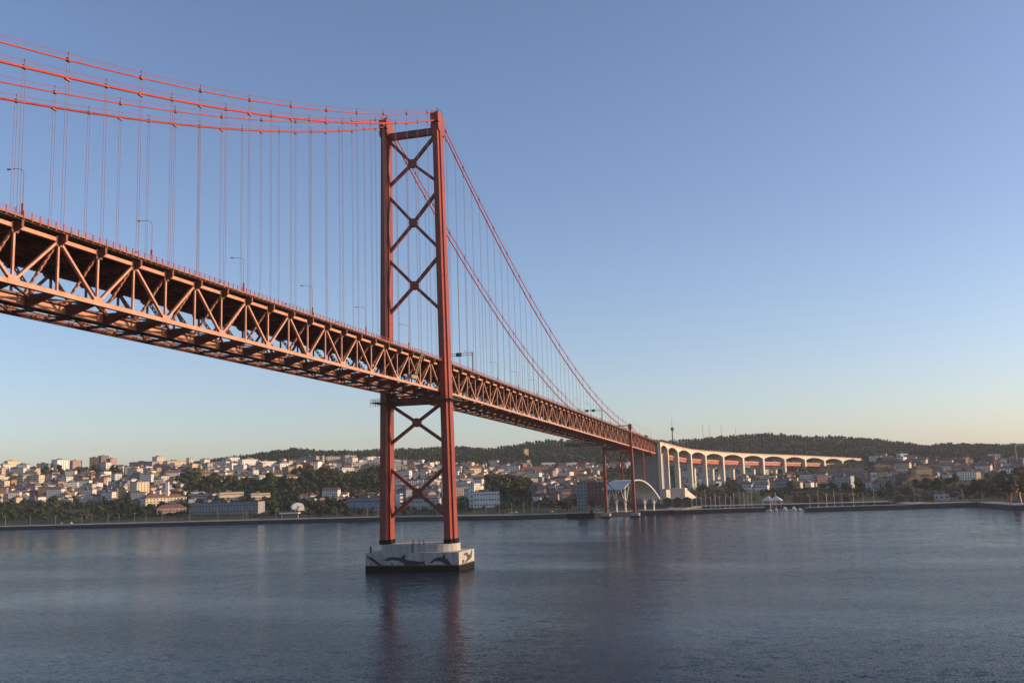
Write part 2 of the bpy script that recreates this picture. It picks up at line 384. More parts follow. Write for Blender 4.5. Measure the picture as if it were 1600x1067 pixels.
# stiffening trusses
for sx in (1, -1):
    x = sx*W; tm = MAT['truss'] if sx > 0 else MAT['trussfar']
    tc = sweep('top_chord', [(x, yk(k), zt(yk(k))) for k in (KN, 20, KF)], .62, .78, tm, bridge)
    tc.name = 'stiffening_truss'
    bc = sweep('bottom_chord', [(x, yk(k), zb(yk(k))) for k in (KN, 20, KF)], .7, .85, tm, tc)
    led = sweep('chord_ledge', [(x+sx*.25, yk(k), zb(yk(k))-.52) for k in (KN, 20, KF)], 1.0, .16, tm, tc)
    for k in Kr:
        Y = yk(k)
        if abs(k) >= 0:
            MB().beam((x, Y, zb(Y)+.43), (x, Y, zt(Y)-.39), .42, .46, (0, 1, 0)).build('vertical', tm, tc)
        if k < KF:
            Y2 = yk(k+1); a, b = ((Y, zb(Y)), (Y2, zt(Y2))) if k % 2 == 0 else ((Y, zt(Y)), (Y2, zb(Y2)))
            MB().beam((x, a[0], a[1]), (x, b[0], b[1]), .5, .66, (1, 0, 0)).build('diagonal', tm, tc)
        # bracket carrying the widened deck: plate across the bridge with an outer flange
        z = zt(Y); o = sx
        p = [(x+o*.33, Y-.12, z-1.05), (x+o*1.25, Y-.12, z-1.05), (x+o*1.95, Y-.12, z-.35), (x+o*1.95, Y-.12, z+1.0), (x-o*.33, Y-.12, z+1.0), (x-o*.33, Y-.12, z-.5)]
        br = MB().prism(p, (0, 0, 0), (0, .24, 0)); br.box(*sorted((x+o*.31, x+o*.36)), Y-.9, Y+.9, z-1.3, z+.95)
        br.box(*sorted((x+o*1.95, x+o*2.03)), Y-.28, Y+.28, z-.35, z+1.0)
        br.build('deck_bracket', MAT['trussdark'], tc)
        if k % 2 == 0:
            MB().box(*sorted((x+o*.36, x+o*.42)), Y-1.3, Y+1.3, zb(Y)-.6, zb(Y)+1.25).build('gusset_plate', tm, tc)
# road deck
rd = MB()
for a, b in ((KN, 20), (20, KF)):
    ya, yb_ = yk(a), yk(b)
    rd.quadbox([(-12.6, ya, zt(ya)+1.0), (12.6, ya, zt(ya)+1.0), (12.6, yb_, zt(yb_)+1.0), (-12.6, yb_, zt(yb_)+1.0),
                (-12.6, ya, zt(ya)+1.45), (12.6, ya, zt(ya)+1.45), (12.6, yb_, zt(yb_)+1.45), (-12.6, yb_, zt(yb_)+1.45)])
road = rd.build('road_deck', MAT['deck'], bridge)
for sx in (1, -1):
    sweep('edge_beam', [(sx*12.84, yk(k), zt(yk(k))+1.52) for k in (KN, 20, KF)], .46, .4, MAT['deckedge'], road)
    rl = MB(); Y = yk(KN)
    while Y < yk(KF):
        z = zt(Y); rl.box(sx*13.08-.07, sx*13.08+.07, Y-.1, Y+.1, z+.95, z+2.75); Y += P_/5.5
    for hz in (1.95, 2.35, 2.72):
        for a, b in ((KN, 20), (20, KF)): rl.beam((sx*13.08, yk(a), zt(yk(a))+hz), (sx*13.08, yk(b), zt(yk(b))+hz), .05, .05)
    rl.build('railing', MAT['railred'], road)
for x in (-9, -5.4, -1.8, 1.8, 5.4, 9): sweep('stringer', [(x, yk(k), zt(yk(k))+.55) for k in (KN, 20, KF)], .35, .85, MAT['trussdark'], road)
for k in Kr:
    Y = yk(k); z = zt(Y)
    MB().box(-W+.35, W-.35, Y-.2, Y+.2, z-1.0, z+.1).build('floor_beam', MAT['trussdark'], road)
# sway frames with laced diagonals, lower laterals, railway deck
rl = MB()
for a, b in ((KN, 20), (20, KF)):
    ya, yb_ = yk(a), yk(b)
    rl.quadbox([(-4.2, ya, zb(ya)+.05), (3.4, ya, zb(ya)+.05), (3.4, yb_, zb(yb_)+.05), (-4.2, yb_, zb(yb_)+.05),
                (-4.2, ya, zb(ya)+.45), (3.4, ya, zb(ya)+.45), (3.4, yb_, zb(yb_)+.45), (-4.2, yb_, zb(yb_)+.45)])
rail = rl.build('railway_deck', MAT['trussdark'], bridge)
for x, zo, hh in ((3.3, -1.1, 1.5), (-4.2, -.12, .75), (.2, -.5, .9)):
    sweep('rail_girder', [(x, yk(k), zb(yk(k))+zo) for k in (KN, 20, KF)], .4, hh, MAT['truss'], rail)
for x in (8.6, -8.6):
    wk = MB()
    for a, b in ((KN, 20), (20, KF)):
        wk.beam((x, yk(a), zb(yk(a))+1.3), (x, yk(b), zb(yk(b))+1.3), .06, .06); wk.beam((x, yk(a), zb(yk(a))+.25), (x, yk(b), zb(yk(b))+.25), .9, .08)
    for k in range(KN*4, KF*4): Y = yk(k/4); wk.beam((x, Y, zb(Y)+.2), (x, Y, zb(Y)+1.3), .05, .05)
    wk.build('walkway_railing', MAT['tan'], rail)
for k in Kr:
    Y = yk(k); z = zb(Y); fb = MB()
    pl = [(-W+.3, Y-.15, z-.4), (-4.2, Y-.15, z-.5), (2.2, Y-.15, z-1.95), (5.6, Y-.15, z-2.0), (W-.3, Y-.15, z-.55), (W-.3, Y-.15, z+.3), (-W+.3, Y-.15, z+.2)]
    fb.prism(pl, (0, 0, 0), (0, .3, 0)); fb.box(2.4, 5.5, Y-.4, Y+.4, z-2.12, z-2.003)
    fb.build('cross_beam', MAT['trussdark'], rail)
    sw = MB()
    for sx in (1, -1):
        a = Vector((sx*(W-.4), Y, zt(Y)-.6)); b = Vector((sx*3.2, Y, z+.6))
        for o in (-.3, .3): sw.beam(a+Vector((o*.8, 0, o*.5)), b+Vector((o*.8, 0, o*.5)), .14, .5, (0, 1, 0))
        for i in range(9):
            t = (i+.5)/9; c = a.lerp(b, t); d = (b-a).normalized(); sw.beam(c-d*.27, c+d*.27, .62, .34, (0, 1, 0))
    sw.beam((-3.6, Y, z+.7), (3.6, Y, z+.7), .4, .5, (0, 1, 0)); sw.build('sway_frame', MAT['truss'], rail)
    if k < KF:
        Y2 = yk(k+1); lt = MB()
        for sx in (1, -1):
            a, b = (sx*(W-.4), sx*4.4) if k % 2 == 0 else (sx*4.4, sx*(W-.4))
            lt.beam((a, Y, zb(Y)-.25), (b, Y2, zb(Y2)-.25), .36, .36)
        lt.build('lateral_brace', MAT['trussdark'], rail)

# main towers: two legs of cruciform section, X bracing, portals
ZB, ZT = 10.35, 184.0
def legx(z): return 13.9+(11.75-13.9)*(z-ZB)/(191-ZB)
def legs(z): return 1.0+(.80-1.0)*(z-ZB)/(ZT-ZB)
tw = MB()
x0 = legx(183.5)
tw.box(-x0+1, x0-1, TY-1.3, TY+1.3, 182.2, 184.9)
tower = tw.build('main_tower', MAT['red'], bridge); tag(tower, 'tall red tower rising from the white pier in the river')
for sx in (1, -1):
    lg = MB(); zs = [ZB+1.7, 70, 120, ZT]
    for a, b in zip(zs[:-1], zs[1:]):
        s0, s1 = legs(a), legs(b)
        lg.taper((sx*legx(a), TY, a), 1.35*s0, 4.6*s0, (sx*legx(b), TY, b), 1.35*s1, 4.6*s1)
        lg.taper((sx*legx(a), TY, a), 2.1*s0, 1.9*s0, (sx*legx(b), TY, b), 2.1*s1, 1.9*s1)
    lg = lg.build('leg', MAT['red'], tower)
    MB().taper((sx*legx(ZB), TY, ZB), 1.55, 4.8, (sx*legx(ZB), TY, ZB+1.75), 1.55, 4.8).taper((sx*legx(ZB), TY, ZB), 2.3, 2.1, (sx*legx(ZB), TY, ZB+1.75), 2.3, 2.1).build('black_base_collar', MAT['black'], lg)
    sd_ = MB(); x = sx*legx(186); S = lambda y, z: (x-1.75, TY+y, z)
    sd_.prism([S(-3.7, 183.3), S(3.7, 181.5), S(4.1, 183.5), S(4.1, 188.3), S(1.8, 190.9), S(-2.8, 191.4), S(-4.1, 190.3), S(-4.1, 187.0), S(-3.0, 186.2), S(-4.1, 185.5)], (0, 0, 0), (3.5, 0, 0))
    sd_.build('saddle_housing', MAT['red'], lg)
    cr = MB()
    for yy in (-3, -1.5, 0, 1.5, 3): cr.beam((x-1.5, TY+yy, 191), (x-1.5, TY+yy, 192.5), .08, .08); cr.beam((x+1.5, TY+yy, 190.5), (x+1.5, TY+yy, 192.5), .08, .08)
    cr.beam((x-1.5, TY-3, 192.3), (x-1.5, TY+3, 192.3), .1, .1); cr.beam((x+1.5, TY-3, 192.3), (x+1.5, TY+3, 192.3), .1, .1)
    cr.box(x-.5, x+.5, TY-1, TY+.6, 191, 192.3); cr.beam((x, TY, 192), (x, TY, 194), .25, .25)
    cr.build('top_platform', MAT['red'], lg)
BR = [(182.0, 170.4, 161.2), (157.0, 144.2, 132.0), (129.0, 117.0, 105.5), (67.5, 59.3, 50.5), (41.0, 30.6, 20.5)]
for z1, zc, z0 in BR:
    b = MB(); xa, xb = legx(z1)-1, legx(z0)-1
    for s in (1, -1):
        b.beam((s*xa, TY+s*.04, z1), (0, TY+s*.04, zc), 1.25, 1.25, (0, 1, 0)); b.beam((0, TY+s*.04, zc), (-s*xb, TY+s*.04, z0), 1.25, 1.25, (0, 1, 0))
    dg = [(1.9*math.cos(t), TY-.75, zc+1.9*math.sin(t)) for t in [2*math.pi*i/12 for i in range(12)]]
    b.prism(dg, (0, 0, 0), (0, 1.5, 0))
    for s in (1, -1):
        for zz, xx, q in ((z1, xa, -1), (z0, xb, 1)):
            b.prism([(s*(xx+.6), TY-.8, zz+2.0), (s*(xx-1.5), TY-.8, zz+q*1.0), (s*(xx+.6), TY-.8, zz-2.0)], (0, 0, 0), (0, 1.6, 0))
    b.build('cross_brace', MAT['red'], tower)
pb = MB(); pb.box(-legx(70)+1, legx(70)-1, TY-2.2, TY+2.2, 66.6, 69.6)
for s in (1, -1): pb.box(s*9.5-.8, s*9.5+.8, TY-1.6, TY+1.6, 69.6, 71.3)
pb.build('portal_beam', MAT['trussdark'], tower)
pf_ = MB()
for s in (1, -1):
    x = s*legx(69)
    pf_.box(x-3.4, x+3.4, TY-6.8, TY-4.75, 67.7, 68.0); pf_.box(*sorted((x+s*2.3, x+s*4.6)), TY-6.8, TY+6.8, 67.7, 68.0)
    for hz in (68.7, 69.3): pf_.beam((x-3.4, TY-6.8, hz), (x+3.4, TY-6.8, hz), .1, .1); pf_.beam((x+s*4.5, TY-6.8, hz), (x+s*4.5, TY+6.8, hz), .1, .1)
    for q in range(8): pf_.beam((x-3.4+q*.97, TY-6.8, 66.3), (x-3.4+q*.97, TY-6.8, 69.4), .1, .1)
    for q in range(6): pf_.beam((x+s*4.5, TY-6.8+q*2.6, 66.3), (x+s*4.5, TY-6.8+q*2.6, 69.4), .1, .1)
pf_.build('maintenance_platform', MAT['darksteel'], tower)

# side tower at the shore
sy = 483.4+TY; sw_ = MB(); zd = zb(sy)
sw_.box(-12, 12, sy-1.2, sy+1.2, zd-3.6, zd-1.0)
st = sw_.build('side_tower', MAT['red'], bridge)
for sx in (1, -1):
    MB().taper((sx*12.6, sy, 4.0), 1.3, 2.0, (sx*12.2, sy, zd+16.5), 1.0, 1.6).box(sx*12.2-1.5, sx*12.2+1.5, sy-2.2, sy+2.2, zd+15.0, zd+19.2).build('leg', MAT['red'], st)
for z1, zc, z0 in ((58, 45, 33), (31, 19, 7)):
    b = MB()
    for s in (1, -1): b.beam((s*11.6, sy+s*.03, z1), (-s*11.6, sy+s*.03, z0), .8, .8, (0, 1, 0))
    b.build('cross_brace', MAT['red'], st)
MB().box(-12, 12, sy-.5, sy+.5, zd+17.6, zd+18.4).build('portal_beam', MAT['red'], st)
# lighter bent behind the side tower
by = 565; bt = MB(); bt.box(-10, 10, by-.8, by+.8, zb(by)-3.2, zb(by)-1.4); bt = bt.build('trestle_bent', MAT['red'], bridge)
for s in (1, -1): MB().beam((s*10.5, by, 4), (s*10.5, by, zb(by)-.9), 1.5, 1.5).build('leg', MAT['red'], bt)
b = MB()
for s in (1, -1): b.beam((s*10.5, by+s*.02, 56), (-s*10.5, by+s*.02, 28), .6, .6, (0, 1, 0)); b.beam((s*10.5, by, 56), (s*10.5, by+34, 30), .5, .5)
b.build('cross_brace', MAT['red'], bt)

# cables, clamps, hangers
def zcab(kind, Y):
    Y = Y-TY
    if Y <= 0: return (192.2+.4105*Y+.000405*Y*Y) if kind else (188.6+.41*Y+.0004*Y*Y)
    if Y <= 483.4: return (191.6-.4209*Y+.000396*Y*Y) if kind else (188.9-.4358*Y+.000417*Y*Y)
    e = (191.6-.4209*483.4+.000396*483.4**2) if kind else (188.9-.4358*483.4+.000417*483.4**2)
    return e-(Y-483.4)*.13
for sx in (1, -1):
    for kind in (0, 1):
        x = sx*11.75; pts = [(x, Y, zcab(kind, Y)) for Y in [yk(KN)+i*6 for i in range(0, int((650-yk(KN))/6))]]
        cb = MB().tube(pts, .32 if kind == 0 else .2, 8).build('main_cable', MAT['cablered'], bridge, smooth=True)
        hr = MB()
        for s in (-.45, .45): hr.tube([(p[0]+s, p[1], p[2]+1.35) for p in pts], .03, 4)
        hr.build('hand_rope', MAT['cablered'], cb)
        for k in Kr:
            if (k % 2 == 0) == (kind == 1) or k == 20 or k > 60: continue
            Y = yk(k); zc = zcab(kind, Y); zbot = zt(Y)+.4
            if zc-zbot < 2: continue
            h = MB()
            for o in (-.38, .38): h.beam((x, Y+o, zbot), (x, Y+o, zc), .066, .066)
            if kind and zc-zbot > 8: h.box(x-.25, x+.25, Y-.75, Y+.75, zc-4.4, zc-4.1)
            h.build('hanger', MAT['rope'], cb)
            c = MB().box(x-.34, x+.34, Y-.4, Y+.4, zc-.36, zc+.36); c.beam((x, Y, zc), (x, Y, zc+1.5), .09, .09); c.box(x-.1, x+.1, Y-.1, Y+.1, zc+1.4, zc+1.65)
            c.build('cable_clamp', MAT['trussdark'], cb)

# concrete river pier with painted dolphins
pier = thing('river_pier', 'white concrete pier painted with dolphins under the red tower', 'bridge pier')
PX0, PX1, PY0, PY1 = -19.0, 20.6, TY-10.4, TY+8.6
MB().box(PX0, PX1, PY0, PY1, 2.6, 7.4).build('pier_block', MAT['pier'], pier)
MB().box(PX0-.05, PX1+.05, PY0-.05, PY1+.05, -6, 2.2).build('tide_band', MAT['tide'], pier)
MB().box(PX0-.03, PX1+.03, PY0-.03, PY1+.03, 2.2, 2.62).build('algae_band', MAT['algae'], pier)
cp = []; yr = 8.0
for i in range(13): t = -math.pi/2+math.pi*i/12; cp.append((8.2+yr*1.15*math.cos(t), TY+yr*math.sin(t), 7.4))
for i in range(13): t = math.pi/2+math.pi*i/12; cp.append((-7.5+yr*1.05*math.cos(t), TY+yr*math.sin(t), 7.4))
MB().prism(cp, (0, 0, 0), (0, 0, 2.9)).build('pier_cap', MAT['pier'], pier)
lad = MB()
for o in (0, .7): lad.beam((.1+o, TY-yr-.15, 7.3), (.1+o, TY-yr-.15, 11.3), .15, .15)
for i in range(6): lad.beam((.1, TY-yr-.15, 7.8+i*.55), (.8, TY-yr-.15, 7.8+i*.55), .08, .08)
lad.build('ladder', MAT['trussdark'], pier)
ps = MB()
for x in (2.0, 4.0, -.5): ps.beam((x, TY-5, 10.3), (x, TY-5, 12.2), .25, .25); ps.box(x-.3, x+.3, TY-5.3, TY-4.7, 10.3, 10.7)
ps.beam((-17.3, TY-9, 7.4), (-17.3, TY-9, 10), .6, .6); ps.beam((18.6, TY+4, 7.4), (18.6, TY+4, 9.6), .1, .1)
ps.build('mooring_post', MAT['darksteel'], pier)
def mural(poly, name='dolphin_painting', mat='dolphin', y=.03):
    # photo plate coordinates of the mural, turned into metres on the south wall
    q = [(PX0+(a-90)/1110*(PX1-PX0), PY0-y, 7.35-(b-556-(a-90)*-.008)/215*7.35*.98+.0) for a, b in poly]
    q = [(a, b, max(c, 2.62)) for a, b, c in q]
    return MB().prism(q, (0, 0, 0), (0, y, 0)).build(name, MAT[mat], pier)
mural([(98, 580), (128, 592), (170, 605), (215, 635), (255, 668), (290, 690), (330, 700), (330, 712), (240, 712), (205, 680), (175, 650), (150, 632), (165, 690), (155, 712), (148, 640), (128, 615)])
mural([(295, 632), (340, 622), (372, 602), (430, 598), (510, 608), (548, 580), (580, 568), (570, 605), (580, 633), (660, 642), (760, 655), (810, 640), (798, 665), (812, 706), (795, 706), (775, 685), (700, 692), (640, 710), (560, 710), (545, 675), (500, 645), (420, 636), (340, 645)])
mural([(395, 655), (415, 672), (428, 706), (412, 706), (402, 690)])
mural([(850, 682), (870, 655), (905, 625), (945, 605), (1003, 600), (1035, 566), (1042, 575), (1038, 606), (1075, 632), (1105, 680), (1128, 710), (1050, 710), (1030, 680), (985, 650), (920, 648), (885, 668)])
mural([(925, 690), (960, 688), (1025, 700), (1030, 710), (950, 710)])
def mural_e(poly):
    q = [(PX1+.03, PY0+(a-1200)/185*(PY1-PY0), max(2.62, 7.35-b/165*4.9)) for a, b in poly]
    return MB().prism(q, (0, 0, 0), (-.03, 0, 0)).build('dolphin_painting', MAT['dolphin'], pier)
mural_e([(1258, 40), (1275, 25), (1300, 30), (1318, 65), (1335, 62), (1358, 5), (1362, 20), (1355, 75), (1345, 110), (1310, 135), (1270, 160), (1265, 150), (1300, 105), (1288, 60), (1270, 52), (1262, 68)])
mural_e([(1238, 115), (1258, 105), (1262, 130), (1248, 158), (1236, 158)])

# street lamps on the bridge
def bridge_lamp(sx):
    t = thing('street_lamp', '', 'street lamp'); p = MB()
    p.tube([(0, 0, 3.0), (0, 0, 8.6), (-sx*.25, 0, 9.5), (-sx*1.2, 0, 10.0), (-sx*3.0, 0, 10.15)], .07, 6, .05)
    p.build('pole', MAT['railred'], t)
    MB().beam((0, 0, .55), (0, 0, 3.1), .36, .36).build('post_base', MAT['railred'], t)
    MB().box(*sorted((-sx*3.0, -sx*3.9)), -.16, .16, 10.05, 10.28).build('lamp_head', MAT['steel'], t)
    return t
for sx, k0, lab, grp in ((1, 0.0, 'slender red street lamp on the near edge of the bridge deck', 'street lamps along the near deck edge'),
                    (-1, 2.05, 'slender red street lamp on the far edge of the bridge deck', 'street lamps along the far deck edge')):
    proto = bridge_lamp(sx); k = k0-3.33*3; first = True
    while k < 75:
        if abs(k-20) > 1:
            o = proto if first else copy_tree(proto); first = False
            o.location = (sx*12.75, yk(k), zt(yk(k))+1.0); tag(o, lab, 'street lamp', grp)
        k += 3.33
# sign gantries, maintenance ladder, travelling platform
for k, lab in ((23.3, 'cantilever gantry with two dark sign panels just right of the river tower'), (50.3, 'cantilever gantry with sign panels towards the shore end of the bridge')):
    Y = yk(k); z = zt(Y)+1; g = thing('sign_gantry', lab, 'sign gantry', (12.75, Y, z))
    MB().beam((0, 0, -.8), (0, 0, 9.6), .4, .4).build('post', MAT['deckedge'], g)
    b = MB(); b.beam((0, 0, 9.3), (-16, 0, 9.3), .2, .2); b.beam((0, 0, 8.3), (-16, 0, 8.3), .2, .2)
    for i in range(9): b.beam((-i*1.9, 0, 9.3), (-(i+.5)*1.9, 0, 8.3), .1, .1)
    b.build('arm', MAT['steel'], g)
    for xx in (-6.5, -11.5): MB().box(xx-1.3, xx+1.3, -.3, -.15, 7.9, 9.7).build('sign_panel', MAT['darksteel'], g)
Yl = yk(17.45)
g = thing('maintenance_ladder', 'tan inclined access ladder clamped on the truss beside the river tower', 'ladder', (13.2, 0, 0))
for o in (-.9, .9): MB().beam((0, Yl-5+o, zb(Yl)+2.0), (0, Yl+3.5+o, zt(Yl)+1.6), .35, .5, (1, 0, 0)).build('stringer', MAT['tan'], g)
b = MB()
for i in range(14): t = i/13; b.beam((0, Yl-5-.9+8.5*t, zb(Yl)+2+10.2*t), (0, Yl-5+.9+8.5*t, zb(Yl)+2+10.2*t), .12, .12)
b.build('rungs', MAT['tan'], g); MB().box(-1.2, .6, Yl-9.5, Yl-3.8, zb(Yl)+1.4, zb(Yl)+2.6).build('cage', MAT['tan'], g)
Yp = 345.0; g = thing('inspection_traveller', 'dark inspection platform slung under the deck of the side span', 'inspection platform', (0, Yp, zb(Yp)))
b = MB(); b.box(-15, 15, -2.5, 2.5, -6.0, -5.5); b.build('platform', MAT['darksteel'], g)
b = MB()
for i in range(13):
    for y in (-2.4, 2.4): b.beam((-15+2.5*i, y, -5.5), (-15+2.5*i, y, -3.9), .12, .12)
for y in (-2.4, 2.4): b.beam((-15, y, -4), (15, y, -4), .15, .15); b.beam((-15, y, -4.8), (15, y, -4.8), .12, .12)
b.build('guard_rail', MAT['darksteel'], g)
for x in (-13, -6, 6, 13):
    for y in (-2, 2): MB().beam((x, y, -5.6), (x*.8, y, -.9), .25, .25).build('hanging_strut', MAT['darksteel'], g)

# ------------------------------------------------------------------ anchorage and curved viaduct
anc = thing('anchorage', 'grey concrete anchorage wall where the red truss meets the viaduct', 'anchorage')
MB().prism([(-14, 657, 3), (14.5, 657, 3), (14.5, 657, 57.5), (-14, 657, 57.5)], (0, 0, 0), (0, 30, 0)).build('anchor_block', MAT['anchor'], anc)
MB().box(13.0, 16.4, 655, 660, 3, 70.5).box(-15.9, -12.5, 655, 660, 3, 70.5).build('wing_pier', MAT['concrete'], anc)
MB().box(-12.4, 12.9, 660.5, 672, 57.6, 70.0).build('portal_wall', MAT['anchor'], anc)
VP = [(14, 672, 70.6), (15, 731, 70.4), (18, 807, 68.9), (26, 883, 67.2), (38, 958, 66.4), (56.5, 1031, 65.4), (80.5, 1103, 64.2), (107.5, 1174, 63.3), (139, 1243, 62.1), (171, 1312, 60.8), (203.5, 1381, 59.2), (236, 1450, 57.7), (271, 1515, 55.6)]
via = thing('viaduct', 'curving pale concrete approach viaduct with arched spans carrying red railway boxes', 'viaduct')
def vframe(i):
    a = Vector(VP[max(i-1, 0)][:2]); b = Vector(VP[min(i+1, len(VP)-1)][:2]); t = (b-a).normalized(); return t, Vector((-t.y, t.x))
tx = [vframe(i) for i in range(len(VP))]
WV = 21.0
for i in range(len(VP)-1):
    (xa, ya, za), (xb, yb2, zb2) = VP[i], VP[i+1]; nseg = 14; A = Vector((xa, ya, 0)); B = Vector((xb, yb2, 0))
    n0, n1 = tx[i][1], tx[i+1][1]
    for side in (0, 1):      # edge girder with arched soffit on either edge
        m = MB()
        for j in range(nseg):
            P8 = []
            for jj in (j, j+1):
                t = jj/nseg; c = A.lerp(B, t); n = n0.lerp(n1, t).normalized(); n3 = Vector((n.x, n.y, 0)); z = za+(zb2-za)*t
                dep = 2.3+4.9*abs(2*t-1)**2.2
                o0, o1 = (0, 1.6) if side == 0 else (WV-1.6, WV)
                P8.append([c+n3*o0+Vector((0, 0, z-dep)), c+n3*o1+Vector((0, 0, z-dep)), c+n3*o1+Vector((0, 0, z-.5)), c+n3*o0+Vector((0, 0, z-.5))])
            a, b = P8; m.quadbox([a[0], a[1], b[1], b[0], a[3], a[2], b[2], b[3]])
        m.build('arched_girder', MAT['concrete'], via)
    m = MB(); q = []
    for t in (0, 1):
        c = A.lerp(B, t); n = (n0, n1)[t]; n3 = Vector((n.x, n.y, 0)); z = (za, zb2)[t]; q.append((c-n3*.7+Vector((0, 0, z-.5)), c+n3*(WV+.7)+Vector((0, 0, z-.5))))
    dz = Vector((0, 0, .7)); m.quadbox([q[0][0], q[0][1], q[1][1], q[1][0], q[0][0]+dz, q[0][1]+dz, q[1][1]+dz, q[1][0]+dz]); m.build('road_slab', MAT['concrete'], via)
    m = MB()
    for e in (0, 1):
        m.beam(q[0][e]+Vector((0, 0, 1.15)), q[1][e]+Vector((0, 0, 1.15)), .25, .9)
    m.build('parapet', MAT['deckedge'], via)
    # red railway box threading the piers
    m = MB(); l = MB()
    P8 = []; L8 = []
    for t in (0, 1):
        c = A.lerp(B, t); n = (n0, n1)[t]; n3 = Vector((n.x, n.y, 0)); z = (za, zb2)[t]-16.3
        P8.append([c+n3*5.6+Vector((0, 0, z)), c+n3*15.4+Vector((0, 0, z)), c+n3*15.4+Vector((0, 0, z+3.9)), c+n3*5.6+Vector((0, 0, z+3.9))])
        L8.append([c+n3*4.6+Vector((0, 0, z+3.9)), c+n3*16.4+Vector((0, 0, z+3.9)), c+n3*16.0+Vector((0, 0, z+5.6)), c+n3*5.0+Vector((0, 0, z+5.6))])
    for mm, Q in ((m, P8), (l, L8)): a, b = Q; mm.quadbox([a[0], a[1], b[1], b[0], a[3], a[2], b[2], b[3]])
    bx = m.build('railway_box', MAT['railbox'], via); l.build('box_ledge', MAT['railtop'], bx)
for i in range(1, len(VP)-1):
    x, y, z = VP[i]; t, n = tx[i]; t3 = Vector((t.x, t.y, 0)); n3 = Vector((n.x, n.y, 0)); c = Vector((x, y, 0))+n3*.12; m = MB()
    def slab(o0, o1, z0, z1, th=5.6):
        a, b = c+n3*o0-t3*th/2, c+n3*o1-t3*th/2; a2, b2 = c+n3*o0+t3*th/2, c+n3*o1+t3*th/2; zz = lambda p, q: p+Vector((0, 0, q))
        m.quadbox([zz(a, z0), zz(b, z0), zz(b2, z0), zz(a2, z0), zz(a, z1), zz(b, z1), zz(b2, z1), zz(a2, z1)])
    slab(-.3, 5.0, 2, z-2.5); slab(15.8, 21.1, 2, z-2.5); slab(5.0, 15.8, z-9.2, z-2.6, 3.8); slab(5.0, 15.8, z-21.5, z-16.4, 3.8)
    if i > 7: slab(5.0, 15.8, 2, z-38, 3.6)
    m.build('portal_pier', MAT['concrete'], via)
t_, n_ = tx[-1]; e = Vector(VP[-1]); n3 = Vector((n_.x, n_.y, 0)); t3 = Vector((t_.x, t_.y, 0)); m = MB()
m.prism([e+Vector((0, 0, -.6)), e+t3*34+Vector((0, 0, -14)), e+t3*34+Vector((0, 0, -45)), e+Vector((0, 0, -45))], n3*.3, n3*(WV-.6)); m.build('abutment', MAT['concrete'], via)
# low white ramp blocks at the foot of the anchorage
def blk(name, label, cat, poly, D, depth, mat, rot=0):
    """solid with the outline `poly` (photo bearings) at distance D"""
    pts = [at_dist(a, b, D) for a, b in poly]; v = Vector((pts[0].x-CAM.x, pts[0].y-CAM.y, 0)).normalized()
    d = Vector((v.x*math.cos(rot)-v.y*math.sin(rot), v.x*math.sin(rot)+v.y*math.cos(rot), 0))*depth
    return tag(MB().prism(pts, (0, 0, 0), d).build(name, mat), label, cat)
p0 = at_dist(1050, 778, 1030)
rb = thing('ramp_block', 'white sloping concrete block at the foot of the first viaduct piers', 'concrete block', (p0.x, p0.y, 0), R(-20))
MB().prism([(-2, -6, 2), (14, -6, 2), (14, -6, 22), (-2, -6, 22)], (0, 0, 0), (0, 14, 0)).build('block', MAT['concrete'], rb)
MB().prism([(14.03, -6, 2), (14.03, 30, 2), (14.03, 30, 8), (14.03, -6, 22)], (0, 0, 0), (4, 0, 0)).build('sloping_flank', MAT['concrete'], rb)
p0 = at_dist(1040, 778, 1010)
rb = thing('service_tower', 'narrow white concrete tower block between canopy and ramp block', 'tower block', (p0.x, p0.y, 0), R(-30))
MB().box(-1.2, 3.4, -3, 4, 2, 21).build('shaft', MAT['concrete'], rb); MB().box(-1.5, 3.7, -3.3, 4.3, 21.003, 21.8).build('roof', MAT['flatroof'], rb)

# pylon fenders
for x, lb in ((13, 'near'), (-13, 'far')):
    f = thing('fender_block', f'white concrete footing under the {lb} leg of the shore tower', 'footing', (x, sy, 0))
    MB().box(-4, 4, -4.5, 4.5, -4, 1.2).build('tide_band', MAT['tide'], f); MB().box(-3.9, 3.9, -4.4, 4.4, 1.2, 3.6).build('footing', MAT['anchor'], f)

# white canopy hall beside the shore tower
ca = at_dist(1002, 800, 905)
cnp = thing('canopy_hall', 'white curved canopy roof on slanted columns beside the shore tower', 'canopy', (ca.x, ca.y, 3.5), R(45))
# local: +x = along the rim (right and away), +y = along the vault (left and away)
def arch(t): return (-19+40*t, 13+17.5*math.sin(math.pi*min(1, t*.86+.12))**.8-4*t)
m = MB(); L = 34; na = 22
for j in range(na):
    a, b = arch(j/na), arch((j+1)/na); th = .5
    m.quadbox([(a[0], 0, a[1]-th), (b[0], 0, b[1]-th), (b[0], L, b[1]-th), (a[0], L, a[1]-th), (a[0], 0, a[1]), (b[0], 0, b[1]), (b[0], L, b[1]), (a[0], L, a[1])])
m.build('vault_roof', MAT['canvas'], cnp)
m = MB()
for j in range(na):
    a, b = arch(j/na), arch((j+1)/na); m.beam((a[0], -.6, a[1]-.4), (b[0], -.6, b[1]-.4), 1.1, 1.9, (0, 1, 0))
m.build('rim_arch', MAT['white'], cnp)
for (x, y) in ((-15, 3), (-15, 17), (-15, 31), (17, 3), (17, 17)):
    c = MB(); zt_ = arch((x+19)/40)[1]-1
    c.beam((x, y, 0), (x, y, 5), 1.0, 1.0)
    for dx, dy in ((-3, -3), (3, 3), (-2.6, 3.2), (2.6, -3.2)): c.tube([(x, y, 4.6), (x+dx, y+dy, arch(min(1, max(0, (x+dx+19)/40)))[1]-.5)], .5, 6, .3)
    c.build('column', MAT['white'], cnp)

